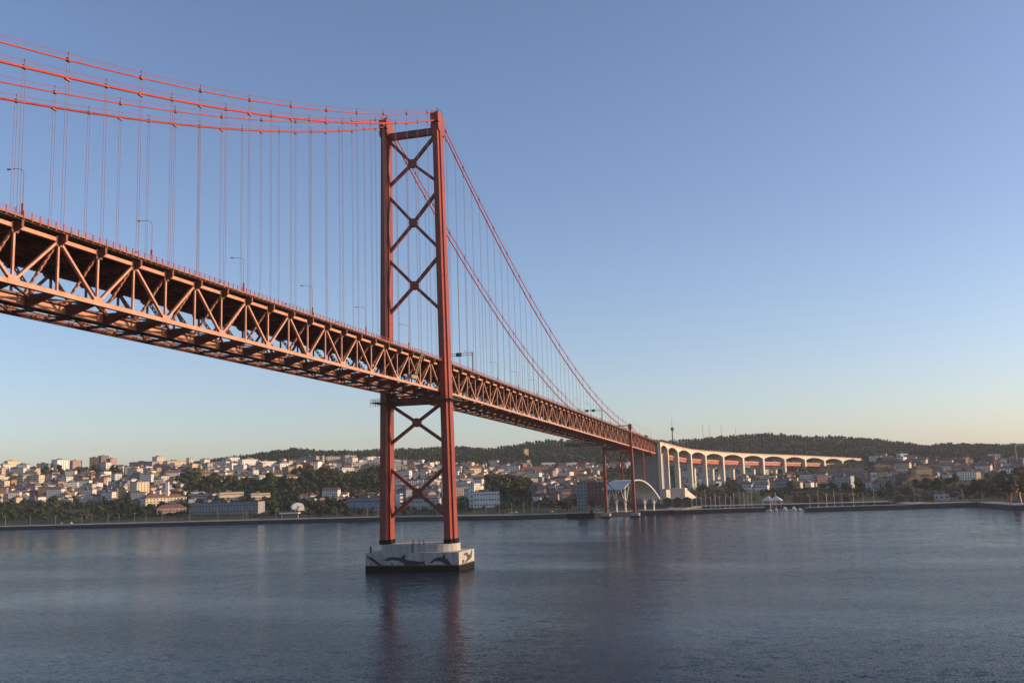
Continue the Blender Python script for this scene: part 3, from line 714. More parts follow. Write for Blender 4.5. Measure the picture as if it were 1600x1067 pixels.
# ------------------------------------------------------------------ buildings
def roof_mb(kind, w, d, h, ov=.5, rh=None):
    m = MB(); x, y = w/2+ov, d/2+ov
    if kind == 'flat':
        m.box(-w/2+.25, w/2-.25, -d/2+.25, d/2-.25, h-.2, h+.12)
        pw = .25
        m.box(-w/2-.05, w/2+.05, -d/2-.05, -d/2+pw, h+.003, h+.8); m.box(-w/2-.05, w/2+.05, d/2-pw, d/2+.05, h+.003, h+.8)
        m.box(-w/2-.05, -w/2+pw, -d/2+pw, d/2-pw, h+.003, h+.8); m.box(w/2-pw, w/2+.05, -d/2+pw, d/2-pw, h+.003, h+.8)
        if w > 9: m.box(-w*.2, w*.02, -d*.2, d*.2, h+.125, h+2.6)
    else:
        rh = rh or min(w, d)*.28
        if kind == 'pyramid': r = [(0, 0)]*2; rh = rh*1.5
        elif w >= d: r = [(-max(w-d, 0)/2 if kind == 'hip' else -x, 0), (max(w-d, 0)/2 if kind == 'hip' else x, 0)]
        else: r = [(0, -max(d-w, 0)/2 if kind == 'hip' else -y), (0, max(d-w, 0)/2 if kind == 'hip' else y)]
        b = len(m.v)
        m.v += [(-x, -y, h+.01), (x, -y, h+.01), (x, y, h+.01), (-x, y, h+.01), (r[0][0], r[0][1], h+rh), (r[1][0], r[1][1], h+rh)]
        if w >= d: m.f += [(0, 1, 5, 4), (2, 3, 4, 5), (1, 2, 5), (3, 0, 4), (3, 2, 1, 0)]
        else: m.f += [(0, 1, 4), (1, 2, 5, 4), (2, 3, 5), (3, 0, 4, 5), (3, 2, 1, 0)]
    return m
ROOFM = {'red': MAT['tile'], 'brown': MAT['tiled'], 'grey': MAT['flatroof'], 'white': MAT['canvas']}
def building(name, label, cat, loc, rz, w, d, h, wall, roof, rcol, rows=0, cols=0, side_cols=0, group=None, plain=False, winw=1.5, winh=1.7, chim=False):
    t = thing(name, label, cat, loc, rz, group)
    b = MB().box(-w/2, w/2, -d/2, d/2, -4, h)
    if roof == 'gable':
        rh = min(w, d)*.28
        if w >= d:
            for s in (-1, 1): b.prism([(s*w/2, -d/2, h), (s*w/2, d/2, h), (s*w/2, 0, h+rh-.1)], (0, 0, 0), (-s*.3, 0, 0))
        else:
            for s in (-1, 1): b.prism([(-w/2, s*d/2, h), (w/2, s*d/2, h), (0, s*d/2, h+rh-.1)], (0, 0, 0), (0, -s*.3, 0))
    b.build('wall', (PLAIN if (rows or plain) else WM)[wall], t)
    ro = roof_mb(roof, w, d, h, ov=.15 if roof == 'flat' else .45).build('roof', ROOFM[rcol], t)
    if chim: MB().box(w*.2, w*.2+.9, -.2, .7, h+.2, h+min(w, d)*.28+1.4).build('chimney', PLAIN[wall], ro)
    if rows:
        st = h/rows
        wn = None
        def put(x, y, z, rot):
            nonlocal wn
            if wn is None:
                q = MB().box(-winw/2, winw/2, -.05, .06, -winh/2, winh/2); wn = q.build('window', MAT['glass'], t); o = wn
            else: o = wn.copy(); COL.objects.link(o); o.parent = t
            o.location = (x, y, z); o.rotation_euler = (0, 0, rot)
        for r in range(rows):
            for c in range(cols): put(-w/2+(c+.5)*w/cols, -d/2-.02, (r+.52)*st, 0)
            for c in range(side_cols): put(w/2+.02, -d/2+(c+.5)*d/side_cols, (r+.52)*st, math.pi/2)
    return t
FOOT = []    # occupied ground: (x, y, r)
def placed(x0, x1, ytop, ybot, depth, rot, wall, roof, rcol, rows, cols, sc, name, cat, label, D=None, **kw):
    xc = (x0+x1)/2; P, Dg = ground_at(xc, ybot)
    if D: Dg = D
    Dn = Dg; P = at_dist(xc, ybot, Dn); gz = P.z
    d3 = (P-CAM).dot(fw); mpp = d3/FPX; rr = R(rot)
    wpx = (x1-x0)*mpp
    wd = max(3.0, (wpx-abs(math.sin(rr))*depth)/max(math.cos(rr), .4))
    rh = 0 if roof == 'flat' else min(wd, depth)*.28*(1.5 if roof == 'pyramid' else 1)
    h = max(3.0, (ybot-ytop)*mpp-(1.0 if roof == 'flat' else rh))
    v = Vector((P.x-CAM.x, P.y-CAM.y, 0)).normalized(); c = Vector((P.x, P.y, gz))+v*(depth/2)
    rz = math.atan2(-v.y, -v.x)+math.pi/2+rr
    FOOT.append((c.x, c.y, max(wd, depth)*.55))
    return building(name, label, cat, c, rz, wd, depth, h, wall, roof, rcol, rows, cols, sc, **kw)
B = [
 # x0   x1   top  base dep rot wall roof roofcol rows cols side name category label
 (7, 28, 719.5, 734, 16, 30, 'cream', 'flat', 'grey', 4, 4, 3, 'apartment_block', 'apartment block', 'cream apartment block on the skyline at the far left edge'),
 (-4, 13, 730, 747, 16, 25, 'cream', 'flat', 'grey', 4, 4, 2, 'apartment_block', 'apartment block', 'cream apartment block cut by the left edge of the photo'),
 (28, 45, 724.5, 738, 14, 30, 'cream', 'flat', 'grey', 3, 3, 2, 'apartment_block', 'apartment block', 'low cream block right beside the leftmost skyline block'),
 (49, 62, 731.5, 744, 12, 35, 'cream', 'flat', 'grey', 3, 3, 2, 'apartment_block', 'apartment block', 'small cream block below the blue grey skyline block'),
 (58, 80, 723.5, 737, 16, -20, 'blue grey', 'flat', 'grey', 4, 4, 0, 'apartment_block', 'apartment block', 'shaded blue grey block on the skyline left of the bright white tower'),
 (81, 107, 717.5, 736, 18, 32, 'white', 'flat', 'grey', 6, 5, 3, 'tower_block', 'tower block', 'bright white tower block with a shaded left side on the skyline'),
 (109, 127, 719, 734, 16, 28, 'pink', 'flat', 'grey', 5, 4, 3, 'tower_block', 'tower block', 'pinkish tower block just right of the bright white one'),
 (140, 155, 714, 734, 14, -10, 'brown', 'flat', 'grey', 6, 4, 0, 'tower_block', 'tower block', 'left slab of the three brown grey towers on the skyline'),
 (153, 169, 711.5, 734, 14, 30, 'brown', 'flat', 'grey', 7, 4, 2, 'tower_block', 'tower block', 'tallest middle slab of the three brown grey towers'),
 (167, 182, 715.5, 734, 14, 38, 'pink', 'flat', 'grey', 6, 3, 3, 'tower_block', 'tower block', 'right slab of the three skyline towers with sunlit side'),
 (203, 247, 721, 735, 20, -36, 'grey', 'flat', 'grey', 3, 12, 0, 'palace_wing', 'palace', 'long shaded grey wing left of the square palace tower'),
 (238, 256, 713, 733, 16, 30, 'cream', 'flat', 'grey', 4, 4, 3, 'palace_tower', 'palace tower', 'square cream palace tower with sunlit front on the hilltop'),
 (255, 293, 719.5, 733, 18, 28, 'cream', 'flat', 'grey', 3, 11, 0, 'palace_wing', 'palace', 'sunlit cream palace wing between its two towers'),
 (291, 302, 715, 733.5, 12, 25, 'cream', 'flat', 'grey', 4, 2, 2, 'palace_tower', 'palace tower', 'smaller right corner tower of the cream palace'),
 (203, 232, 752, 781, 16, 35, 'cream', 'flat', 'red', 8, 4, 5, 'hotel', 'hotel', 'tall cream hotel block with banded balconies and red roof edge'),
 (221, 290, 772, 790, 16, 25, 'cream', 'hip', 'red', 3, 12, 0, 'school_building', 'school', 'long low cream building with red roof beside the white chimney'),
 (245, 290, 788, 803, 14, 5, 'pink', 'hip', 'red', 1, 8, 0, 'waterfront_house', 'house', 'low pale pink house with orange red roof by the waterfront trees'),
 (299, 339, 771, 787, 14, -26, 'pale grey', 'flat', 'grey', 3, 12, 0, 'office_block', 'office', 'leftmost of three long glazed offices above the grey warehouse'),
 (340, 380, 768, 787, 14, 12, 'cream', 'flat', 'grey', 3, 12, 2, 'office_block', 'office', 'middle one of three long offices with bright right end'),
 (389, 422, 769.5, 785, 14, 14, 'cream', 'flat', 'grey', 3, 10, 2, 'office_block', 'office', 'right one of three long offices beside the dark park'),
 (298, 412, 784, 804, 18, -27, 'grey', 'flat', 'grey', 2, 22, 0, 'warehouse', 'warehouse', 'long grey warehouse behind the row of cypress trees'),
 (304, 346, 737, 748, 14, 20, 'yellow', 'hip', 'red', 2, 9, 0, 'terrace_row', 'terrace', 'yellow terrace with red roof below the palace'),
 (344, 406, 741, 755, 14, 12, 'white', 'hip', 'brown', 2, 14, 0, 'terrace_row', 'terrace', 'long white terrace with brown red roof above the dark park'),
 (366, 388, 734, 747, 16, 25, 'cream', 'gable', 'grey', 1, 3, 0, 'church', 'church', 'pale gabled church front above the long white terrace'),
 (403, 441, 738, 753, 14, 12, 'white', 'hip', 'red', 2, 9, 0, 'terrace_row', 'terrace', 'white terrace with red roof just left of the wooded slope'),
 (440, 467, 741, 754, 14, 25, 'cream', 'hip', 'red', 2, 6, 2, 'terrace_row', 'terrace', 'cream terrace end jutting into the wooded slope'),
 (352, 374, 714, 727, 16, 30, 'white', 'flat', 'grey', 3, 5, 2, 'white_flats', 'flats', 'leftmost white flats in the bright cluster under the wooded ridge'),
 (372, 402, 717, 731, 16, 30, 'white', 'flat', 'grey', 3, 7, 3, 'white_flats', 'flats', 'broad white flats in the middle of the bright cluster'),
 (400, 433, 720, 734, 16, 32, 'white', 'flat', 'grey', 3, 7, 3, 'white_flats', 'flats', 'stepped white flats right of centre in the bright cluster'),
 (431, 456, 723, 737, 14, 32, 'white', 'flat', 'grey', 3, 5, 3, 'white_flats', 'flats', 'rightmost white flats of the bright cluster beside the trees'),
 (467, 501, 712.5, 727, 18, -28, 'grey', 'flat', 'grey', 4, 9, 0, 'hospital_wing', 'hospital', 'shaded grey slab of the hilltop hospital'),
 (499, 507, 711.3, 727, 12, 30, 'cream', 'flat', 'grey', 4, 2, 2, 'hospital_wing', 'hospital', 'narrow sunlit stair tower at the end of the grey hospital slab'),
 (506, 533, 712.5, 724, 16, 18, 'pale grey', 'flat', 'grey', 4, 7, 2, 'hospital_wing', 'hospital', 'pale middle wing of the hilltop hospital'),
 (532, 557, 711, 726, 18, 30, 'pink', 'flat', 'grey', 4, 4, 4, 'hospital_wing', 'hospital', 'pink wing with orange sunlit side at the right of the hospital'),
 (568, 602, 713, 724, 16, 30, 'white', 'flat', 'grey', 3, 8, 2, 'white_flats', 'flats', 'white flats just left of the far red tower leg'),
 (529, 553, 727, 741, 14, 25, 'white', 'hip', 'red', 2, 5, 2, 'villa', 'villa', 'white villa with red roof standing in the wooded slope'),
 (477, 497, 778, 790, 10, 25, 'white', 'flat', 'grey', 2, 4, 2, 'station_house', 'house', 'white house under a small red pyramid roofed turret'),
 (480, 495, 769.5, 785, 9, 25, 'white', 'pyramid', 'red', 2, 2, 2, 'turret_house', 'house', 'square white turret house with red pyramid roof'),
 (495, 508, 777.5, 790, 9, 28, 'pink', 'flat', 'grey', 2, 2, 2, 'annex_house', 'house', 'small pinkish annex right of the turret house'),
 (544, 607, 777, 799, 16, -22, 'blue grey', 'flat', 'grey', 2, 14, 0, 'transit_shed', 'shed', 'long pale blue transit shed behind the far tower leg'),
 (618, 630, 770, 796, 12, 25, 'white', 'flat', 'grey', 4, 3, 2, 'silo_house', 'house', 'tall narrow white house seen just right of the far tower leg'),
 (640, 690, 778, 796, 14, -18, 'pale grey', 'flat', 'grey', 2, 10, 0, 'transit_shed', 'shed', 'pale grey shed framed between the two tower legs'),
 (733, 743, 757, 793, 10, -5, 'white', 'flat', 'grey', 5, 1, 0, 'station_tower', 'tower', 'slim white tower at the left end of the colonnaded hall'),
 (741, 781, 767, 793, 14, 0, 'white', 'flat', 'grey', 3, 9, 0, 'colonnade_hall', 'hall', 'white colonnaded hall right of the near tower leg'),
 (727, 752, 728, 745, 14, 30, 'cream', 'gable', 'red', 2, 4, 2, 'broad_house', 'house', 'broad bright cream gabled house above the colonnaded hall'),
 (778, 790, 737, 748, 10, 30, 'yellow', 'gable', 'red', 2, 3, 0, 'gabled_house', 'house', 'small yellow gabled house right of the broad cream house'),
 (812, 858, 729, 743, 14, 10, 'pink', 'hip', 'red', 2, 10, 0, 'terrace_row', 'terrace', 'long pinkish terrace with red roof below the wooded ridge'),
 (817, 826, 701, 712, 8, 30, 'yellow', 'flat', 'grey', 3, 2, 2, 'hill_tower', 'tower', 'little square yellow tower standing in the ridge woods'),
 (821, 829, 718, 728, 8, 30, 'yellow', 'flat', 'grey', 2, 2, 2, 'hill_house', 'house', 'small yellow house in the woods below the square tower'),
 (843, 868, 722, 729, 10, 10, 'white', 'flat', 'grey', 1, 7, 0, 'hill_hall', 'hall', 'low white hall in the trees left of the bridge shadowed hillside'),
 (884, 913, 722, 732, 12, 12, 'white', 'flat', 'grey', 2, 8, 2, 'hill_hall', 'hall', 'long white hall in the trees under the inspection platform'),
 (902, 918, 752, 798, 16, 2, 'blue grey', 'flat', 'grey', 8, 3, 0, 'office_tower', 'office', 'blue grey glass office left of the orange brick block'),
 (917, 947, 752.5, 786, 16, 2, 'brick', 'flat', 'grey', 6, 5, 0, 'brick_block', 'brick building', 'orange brick block beside the far leg of the shore tower'),
 (874, 899, 762, 784, 14, 15, 'pink', 'flat', 'grey', 3, 6, 2, 'pink_block', 'block', 'salmon pink block left of the blue grey office'),
 (1412, 1471, 744.5, 760, 16, 22, 'yellow', 'hip', 'red', 2, 12, 0, 'long_yellow_building', 'building', 'long yellow building with red roof near the right edge'),
 (1372, 1387, 737, 758, 12, 25, 'yellow', 'flat', 'grey', 4, 3, 2, 'ochre_block', 'block', 'tall narrow yellow block left of the long yellow building'),
 (1497, 1523, 735.5, 752, 14, 25, 'white', 'flat', 'grey', 4, 5, 0, 'banded_flats', 'flats', 'sunlit white flats with dark window bands right of the yellow building'),
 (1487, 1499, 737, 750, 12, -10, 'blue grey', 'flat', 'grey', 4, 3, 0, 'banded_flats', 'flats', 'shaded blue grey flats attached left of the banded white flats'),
 (1510, 1541, 729, 740, 14, 18, 'white', 'flat', 'grey', 2, 7, 0, 'banded_flats', 'flats', 'cream white flats behind and above the banded white flats'),
 (1564, 1593, 730.5, 743, 14, 25, 'white', 'flat', 'grey', 3, 6, 2, 'banded_flats', 'flats', 'white flats with dark bands close to the right edge'),
 (1581, 1594, 714, 726, 12, 0, 'white', 'gable', 'grey', 1, 2, 0, 'gabled_hall', 'hall', 'white gabled hall front high at the right edge'),
 (1160, 1180, 753, 769, 12, -20, 'white', 'gable', 'grey', 2, 5, 0, 'marina_hall', 'hall', 'white gabled hall behind the marina masts left of its twin'),
 (1179, 1202, 754, 769, 12, -10, 'white', 'gable', 'grey', 2, 5, 0, 'marina_hall', 'hall', 'white hall with grey pitched roof under the curving viaduct'),
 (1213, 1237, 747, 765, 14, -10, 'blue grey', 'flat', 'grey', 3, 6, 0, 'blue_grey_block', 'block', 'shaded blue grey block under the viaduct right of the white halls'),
 (1236, 1258, 752, 764, 12, 20, 'white', 'gable', 'brown', 2, 5, 0, 'white_villa', 'villa', 'white villa with pale roof in front of the viaduct'),
 (1276, 1352, 731, 748, 16, 5, 'grey', 'hip', 'brown', 2, 16, 0, 'barracks', 'barracks', 'long grey barracks with dark red roof below the viaduct end'),
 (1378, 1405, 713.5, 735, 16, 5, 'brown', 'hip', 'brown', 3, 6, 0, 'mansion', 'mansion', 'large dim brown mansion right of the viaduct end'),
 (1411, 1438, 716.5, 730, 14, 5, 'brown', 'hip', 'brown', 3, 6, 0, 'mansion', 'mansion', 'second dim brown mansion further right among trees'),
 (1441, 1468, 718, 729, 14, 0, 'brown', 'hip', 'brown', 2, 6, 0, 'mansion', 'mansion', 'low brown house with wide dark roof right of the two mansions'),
 (1461, 1483, 770, 782, 10, 0, 'pale grey', 'flat', 'grey', 1, 3, 0, 'site_office', 'office', 'white boxy site office on the right hand quay'),
 (1442, 1461, 772, 782, 10, 0, 'brick', 'flat', 'grey', 1, 4, 0, 'kiosk_building', 'kiosk', 'low dark red kiosk left of the white site office'),
 (1568, 1606, 693, 699, 14, 0, 'pale grey', 'flat', 'grey', 1, 10, 0, 'ridge_block', 'block', 'pale long block on the ridge at the right edge'),
]
for (x0, x1, yt, yb, dep, rot, wall, roof, rc, rows, cols, scn, nm, cat, lab) in B:
    placed(x0, x1, yt, yb, dep, rot, wall, roof, rc, rows, cols, scn, nm, cat, lab, winw=1.5, winh=1.6)

# ------------------------------------------------------------------ small houses on the slope
def zone(x):
    for a, s in ((130, 'under the skyline towers'), (205, 'left of the hotel'), (330, 'below the palace'), (470, 'left of the park'),
                 (600, 'around the wooded park'), (705, 'between the tower legs'), (765, 'above the colonnaded hall'), (830, 'right of the hall'), (900, 'left of the glass office'),
                 (1005, 'behind the shore tower'), (1080, 'behind the anchorage'), (1330, 'under the viaduct'), (1400, 'below the mansions'), (1490, 'near the yellow building'), (9999, 'near the right edge')):
        if x < a: return s
def tier(x, y):
    f_ = (y-np.interp(x, *YC))/(795-np.interp(x, *YC))
    return 'topmost slope' if f_ < .2 else 'upper slope' if f_ < .4 else 'mid slope' if f_ < .62 else 'lower slope' if f_ < .82 else 'near waterfront'
PARK = [  # photo outlines of ground that carries trees, not houses
 [(268, 752), (300, 742), (420, 754), (470, 738), (530, 742), (602, 735), (612, 770), (545, 778), (430, 790), (300, 775)],
 [(205, 782), (300, 790), (430, 786), (600, 798), (600, 815), (0, 825), (0, 790)],
 [(752, 752), (790, 748), (838, 760), (835, 785), (785, 792), (750, 768)],
 [(1120, 760), (1160, 758), (1165, 775), (1100, 775)],
 [(1480, 756), (1530, 748), (1620, 742), (1620, 790), (1470, 782)],
 [(60, 738), (140, 735), (205, 738), (205, 745), (60, 748)],
 [(985, 690), (1400, 690), (1380, 716), (1260, 722), (985, 722)],
 [(1060, 765), (1480, 768), (1480, 800), (1060, 800)], [(940, 735), (1048, 735), (1048, 800), (940, 800)],
 [(690, 785), (945, 785), (945, 815), (690, 815)], [(1385, 757), (1480, 758), (1480, 770), (1385, 768)]]
def inside(poly, x, y):
    c = False; n = len(poly)
    for i in range(n):
        (a, b), (d, e) = poly[i], poly[i-1]
        if (b > y) != (e > y) and x < (d-a)*(y-b)/(e-b)+a: c = not c
    return c
houses = []
tries = 0
while tries < 14000 and len(houses) < 1180:
    tries += 1
    x = rng.uniform(-60, 1680); yc = float(np.interp(x, *YC)); y = yc+(795-yc)*rng.uniform(.0, 1)**1.15
    if any(inside(p, x, y) for p in PARK): continue
    if 1100 < x and rng.random() < .08: continue
    P, D = ground_at(x, y)
    if 1240 < x < 1368 and y < 750: continue
    if P.y < shore_y(P.x)+85 or (x > 1500 and D < 1120) : continue
    if 985 < x < 1330 and (P.y < 700 or abs(x-1040) < 26): continue
    # keep clear of the viaduct
    if any((P.x-a)**2+(P.y-b)**2 < 30**2 for a, b, _ in VP): continue
    big = rng.random() < (.34 if x < 230 else .2)
    wd, dp = (rng.uniform(13, 22), rng.uniform(10, 13)) if big else (rng.uniform(7, 12), rng.uniform(7, 10.5))
    hh = rng.uniform(10, 15.5) if big else rng.uniform(5.2, 9.5)
    r = max(wd, dp)*.52
    if any((P.x-a)**2+(P.y-b)**2 < (r+c)**2*.8 for a, b, c in FOOT): continue
    FOOT.append((P.x, P.y, r))
    if x > 1330: wl = rng.choice(['white', 'cream', 'brown', 'grey', 'pink', 'yellow', 'brick'], p=[.2, .15, .2, .15, .12, .1, .08])
    else: wl = rng.choice(['white', 'cream', 'pale grey', 'pink', 'yellow', 'ochre', 'blue grey', 'brick'], p=[.44, .2, .14, .08, .05, .02, .05, .02])
    rf = 'flat' if (big and rng.random() < .6) or rng.random() < .16 else ('hip' if rng.random() < .55 else 'gable')
    rc = 'grey' if rf == 'flat' else ('red' if rng.random() < .62 else 'brown')
    houses.append(dict(P=P, x=x, y=y, D=D, w=wd, d=dp, h=hh, wall=str(wl), roof=rf, rc=rc, rz=R(rng.uniform(-32, 34)), big=big, area=wd*hh/D**2))
houses.sort(key=lambda q: -q['area'])
labc = {}
NIND = 225
for q in houses[:NIND]:
    rt_ = {'flat': 'flat roof', 'hip': q['rc']+' hip roof', 'gable': q['rc']+' gable roof'}[q['roof']]
    kind = 'apartment house' if q['big'] else 'house'
    size = ('tall' if q['h'] > 13 else 'broad' if q['w'] > 17.5 else 'midsize') if q['big'] else ('small' if q['w'] < 9.5 else 'low' if q['h'] < 6.8 else 'narrow')
    q['lab'] = f"{size} {q['wall']} {kind}, {rt_}, {zone(q['x'])}, {tier(q['x'], q['y'])}".replace(' apartment house', ' flats' if q['big'] else '')
    labc.setdefault(q['lab'], []).append(q)
for l, qs in labc.items():          # the same words twice: tell left from right, else share a group
    if len(qs) == 2:
        a, b = sorted(qs, key=lambda q: q['x']); a['lab'] = l+', left twin'; b['lab'] = l+', right twin'
    elif len(qs) > 2:
        for i, q in enumerate(sorted(qs, key=lambda q: q['x'])):
            if i == 0: q['lab'] = l+', leftmost'
            elif i == len(qs)-1: q['lab'] = l+', rightmost'
for q in houses[:NIND]:
    building('flats' if q['big'] else 'house', q['lab'], 'flats' if q['big'] else 'house', q['P'], q['rz'], q['w'], q['d'], q['h'], q['wall'], q['roof'], q['rc'],
             group='town houses '+zone(q['x']), chim=(not q['big'] and rng.random() < .5))
# the many smaller ones beyond: one mass
mats = list(WM.keys()); mm = {}
for q in houses[NIND:]:
    for key, mb in ((q['wall'], MB().box(-q['w']/2, q['w']/2, -q['d']/2, q['d']/2, -4, q['h'])), ('roof_'+q['rc'], roof_mb(q['roof'], q['w'], q['d'], q['h'], ov=.15 if q['roof'] == 'flat' else .45))):
        c, s = math.cos(q['rz']), math.sin(q['rz']); tgt = mm.setdefault(key, MB()); b = len(tgt.v)
        tgt.v += [(q['P'].x+c*v[0]-s*v[1], q['P'].y+s*v[0]+c*v[1], q['P'].z+v[2]) for v in mb.v]; tgt.f += [tuple(i+b for i in f) for f in mb.f]
allv = MB(); idx = []; ml = []
for key, mb in mm.items():
    b = len(allv.v); allv.v += mb.v; allv.f += [tuple(i+b for i in f) for f in mb.f]; idx += [len(ml)]*len(mb.f)
    ml.append(ROOFM[key[5:]] if key.startswith('roof_') else PLAIN[key])
o = allv.build('distant_houses', ml)
o.data.polygons.foreach_set('material_index', idx); tag(o, 'mass of small distant houses filling the slope between the nearer ones', 'houses', kind='stuff')

# ------------------------------------------------------------------ trees
def leaf_cloud(n, rx, ry, rz_, cz, size, seed, lumps=7):
    r = np.random.default_rng(seed)
    lc = r.normal(size=(lumps, 3)); lc /= np.linalg.norm(lc, axis=1)[:, None]; lc *= r.uniform(.25, .62, (lumps, 1)); lr = r.uniform(.34, .55, lumps)
    k = r.integers(0, lumps, n); d = r.normal(size=(n, 3)); d /= np.linalg.norm(d, axis=1)[:, None]
    p = lc[k]+d*(lr[k]*r.uniform(.6, 1.0, n)**.5)[:, None]
    nrm = d+r.normal(size=(n, 3))*.55; nrm /= np.linalg.norm(nrm, axis=1)[:, None]
    p = p*np.array([rx, ry, rz_])+np.array([0, 0, cz])
    a = np.cross(nrm, r.normal(size=(n, 3))); a /= np.linalg.norm(a, axis=1)[:, None]; b = np.cross(nrm, a)
    s = (size*r.uniform(.6, 1.25, n))[:, None]
    return np.stack([p-a*s-b*s*.7, p+a*s-b*s*.7, p+a*s*.8+b*s*.8, p-a*s*.8+b*s*.7], 1).reshape(-1, 3)
def quads(V): return np.arange(len(V)).reshape(-1, 4)
def tree_proto(name, kind, seed):
    t = thing(name, 'x', 'tree'); r = random.Random(seed)
    if kind == 'cypress': V = leaf_cloud(260, 1.7, 1.7, 5.6, 6.4, .55, seed, 12); hgt = 3
    elif kind == 'palm': V = None
    else: V = leaf_cloud(420, 5.6, 5.2, 4.3, 7.2, .95, seed, 9); hgt = 6
    tr = MB().tube([(0, 0, -1.5), (.1, .05, hgt*.5), (0, .1, hgt)], .38, 7, .22)
    if kind != 'cypress':
        for i in range(4):
            a = i*1.6+r.random(); tr.tube([(0, .1, hgt*.7), (1.4*math.cos(a), 1.4*math.sin(a), hgt), (2.6*math.cos(a), 2.6*math.sin(a), hgt+2)], .16, 5, .07)
    tr.build('trunk', MAT['trunk'], t)
    return t, V
CM = {}
def crown_mesh(kind, colr, seed):
    key = (kind, colr, seed)
    if key not in CM:
        V = leaf_cloud(240, 1.7, 1.7, 5.6, 6.4, .6, seed, 12) if kind == 'cypress' else leaf_cloud(110, 1.6, 1.5, 1.5, 1.5, .42, seed, 5) if kind == 'bush' else leaf_cloud(420, 5.6, 5.2, 4.3, 7.2, 1.0, seed, 9)
        o = np_mesh('crown', V, quads(V), LEAF[colr]); CM[key] = o.data; bpy.data.objects.remove(o)
    return CM[key]
TM = {}
def trunk_mesh(kind):
    if kind not in TM:
        m = MB(); h = 5.5 if kind == 'tree' else 2.5 if kind == 'cypress' else .7
        m.tube([(0, 0, -1.5), (.1, .05, h*.5), (0, .1, h)], .38 if kind == 'tree' else .2, 7, .22 if kind == 'tree' else .1)
        if kind == 'tree':
            for i in range(4):
                a = i*1.6+.4; m.tube([(0, .1, h*.7), (1.4*math.cos(a), 1.4*math.sin(a), h+.6), (2.6*math.cos(a), 2.6*math.sin(a), h+2.4)], .16, 5, .07)
        o = m.build('trunk', MAT['trunk']); TM[kind] = o.data; bpy.data.objects.remove(o)
    return TM[kind]
def tree(P, kind, colr, sc, label, group):
    t = thing({'tree': 'broadleaf_tree', 'cypress': 'cypress_tree', 'bush': 'bush'}[kind], label, 'bush' if kind == 'bush' else 'tree', P, rng.uniform(0, 6.3), group)
    t.scale = (sc*rng.uniform(.9, 1.15), sc*rng.uniform(.9, 1.15), sc*rng.uniform(.85, 1.2))
    for nm, me in (('trunk', trunk_mesh(kind)), ('crown', crown_mesh(kind, colr, int(rng.integers(0, 5))))):
        o = bpy.data.objects.new(nm, me); COL.objects.link(o); o.parent = t
def scatter_trees(poly, n, where, sc=(1.0, 1.6), cols=('dark green', 'dark green', 'dark green', 'olive', 'rusty'), kind='tree', gap=6.5):
    xa, xb = min(p[0] for p in poly), max(p[0] for p in poly); ya, yb = min(p[1] for p in poly), max(p[1] for p in poly)
    k = 0
    for _ in range(n*14):
        x, y = rng.uniform(xa, xb), rng.uniform(ya, yb)
        if not inside(poly, x, y): continue
        P, D = ground_at(x, y)
        if any((P.x-a)**2+(P.y-b)**2 < (c*.75+2.5)**2 for a, b, c in FOOT): continue
        s = rng.uniform(*sc); FOOT.append((P.x, P.y, gap*s*.62)); c = cols[int(rng.integers(0, len(cols)))]
        nm = {'tree': 'broadleaf tree', 'cypress': 'narrow cypress', 'bush': 'rounded bush'}[kind]
        tree(P, kind, c, s, f"{'rusty brown' if c == 'rusty' else c} {nm} {where}", f"{nm}s {where}"); k += 1
        if k >= n: break
scatter_trees([(268, 754), (300, 744), (330, 752), (420, 757), (430, 775), (300, 768)], 34, 'in the park above the long grey offices')
scatter_trees([(420, 757), (470, 742), (530, 744), (602, 738), (612, 768), (545, 776), (480, 768), (425, 782)], 62, 'in the wooded park right of the offices')
scatter_trees([(300, 796), (410, 796), (410, 806), (300, 806)], 12, 'in the row before the grey warehouse', (.8, 1.2), ('dark green',), 'cypress', 3.5)
scatter_trees([(0, 795), (205, 784), (296, 800), (296, 812), (0, 822)], 30, 'along the waterfront road at left', (.7, 1.1), ('dark green', 'olive', 'dark green'))
scatter_trees([(412, 790), (470, 788), (600, 800), (600, 808), (412, 812)], 16, 'on the waterfront lawn left of the tower', (.45, .75), ('olive', 'dark green'))
scatter_trees([(615, 796), (700, 794), (700, 806), (615, 808)], 6, 'between the tower legs by the quay', (.4, .6), ('dark green',))
scatter_trees([(752, 753), (790, 749), (838, 761), (833, 780), (790, 788), (752, 768)], 26, 'right of the colonnaded hall', (1.0, 1.6))
scatter_trees([(700, 792), (945, 788), (945, 798), (700, 803)], 14, 'on the quay lawn left of the shore tower', (.35, .6), ('dark green', 'olive'))
scatter_trees([(1090, 762), (1165, 758), (1170, 772), (1085, 775)], 7, 'below the viaduct behind the marina masts', (.5, .75), ('olive', 'dark green'))
scatter_trees([(1235, 762), (1390, 760), (1480, 760), (1480, 772), (1230, 774)], 20, 'behind the right hand marina', (.8, 1.2))
scatter_trees([(1480, 758), (1530, 749), (1620, 744), (1620, 785), (1470, 780)], 27, 'in the grove at the right edge', (.9, 1.4))
scatter_trees([(60, 739), (140, 736), (205, 739), (205, 744), (60, 748)], 16, 'under the skyline towers at left', (.8, 1.2), ('dark green',))
scatter_trees([(1352, 712), (1378, 710), (1378, 735), (1352, 735)], 6, 'at the far end of the viaduct', (.9, 1.3), ('olive', 'dark green'))
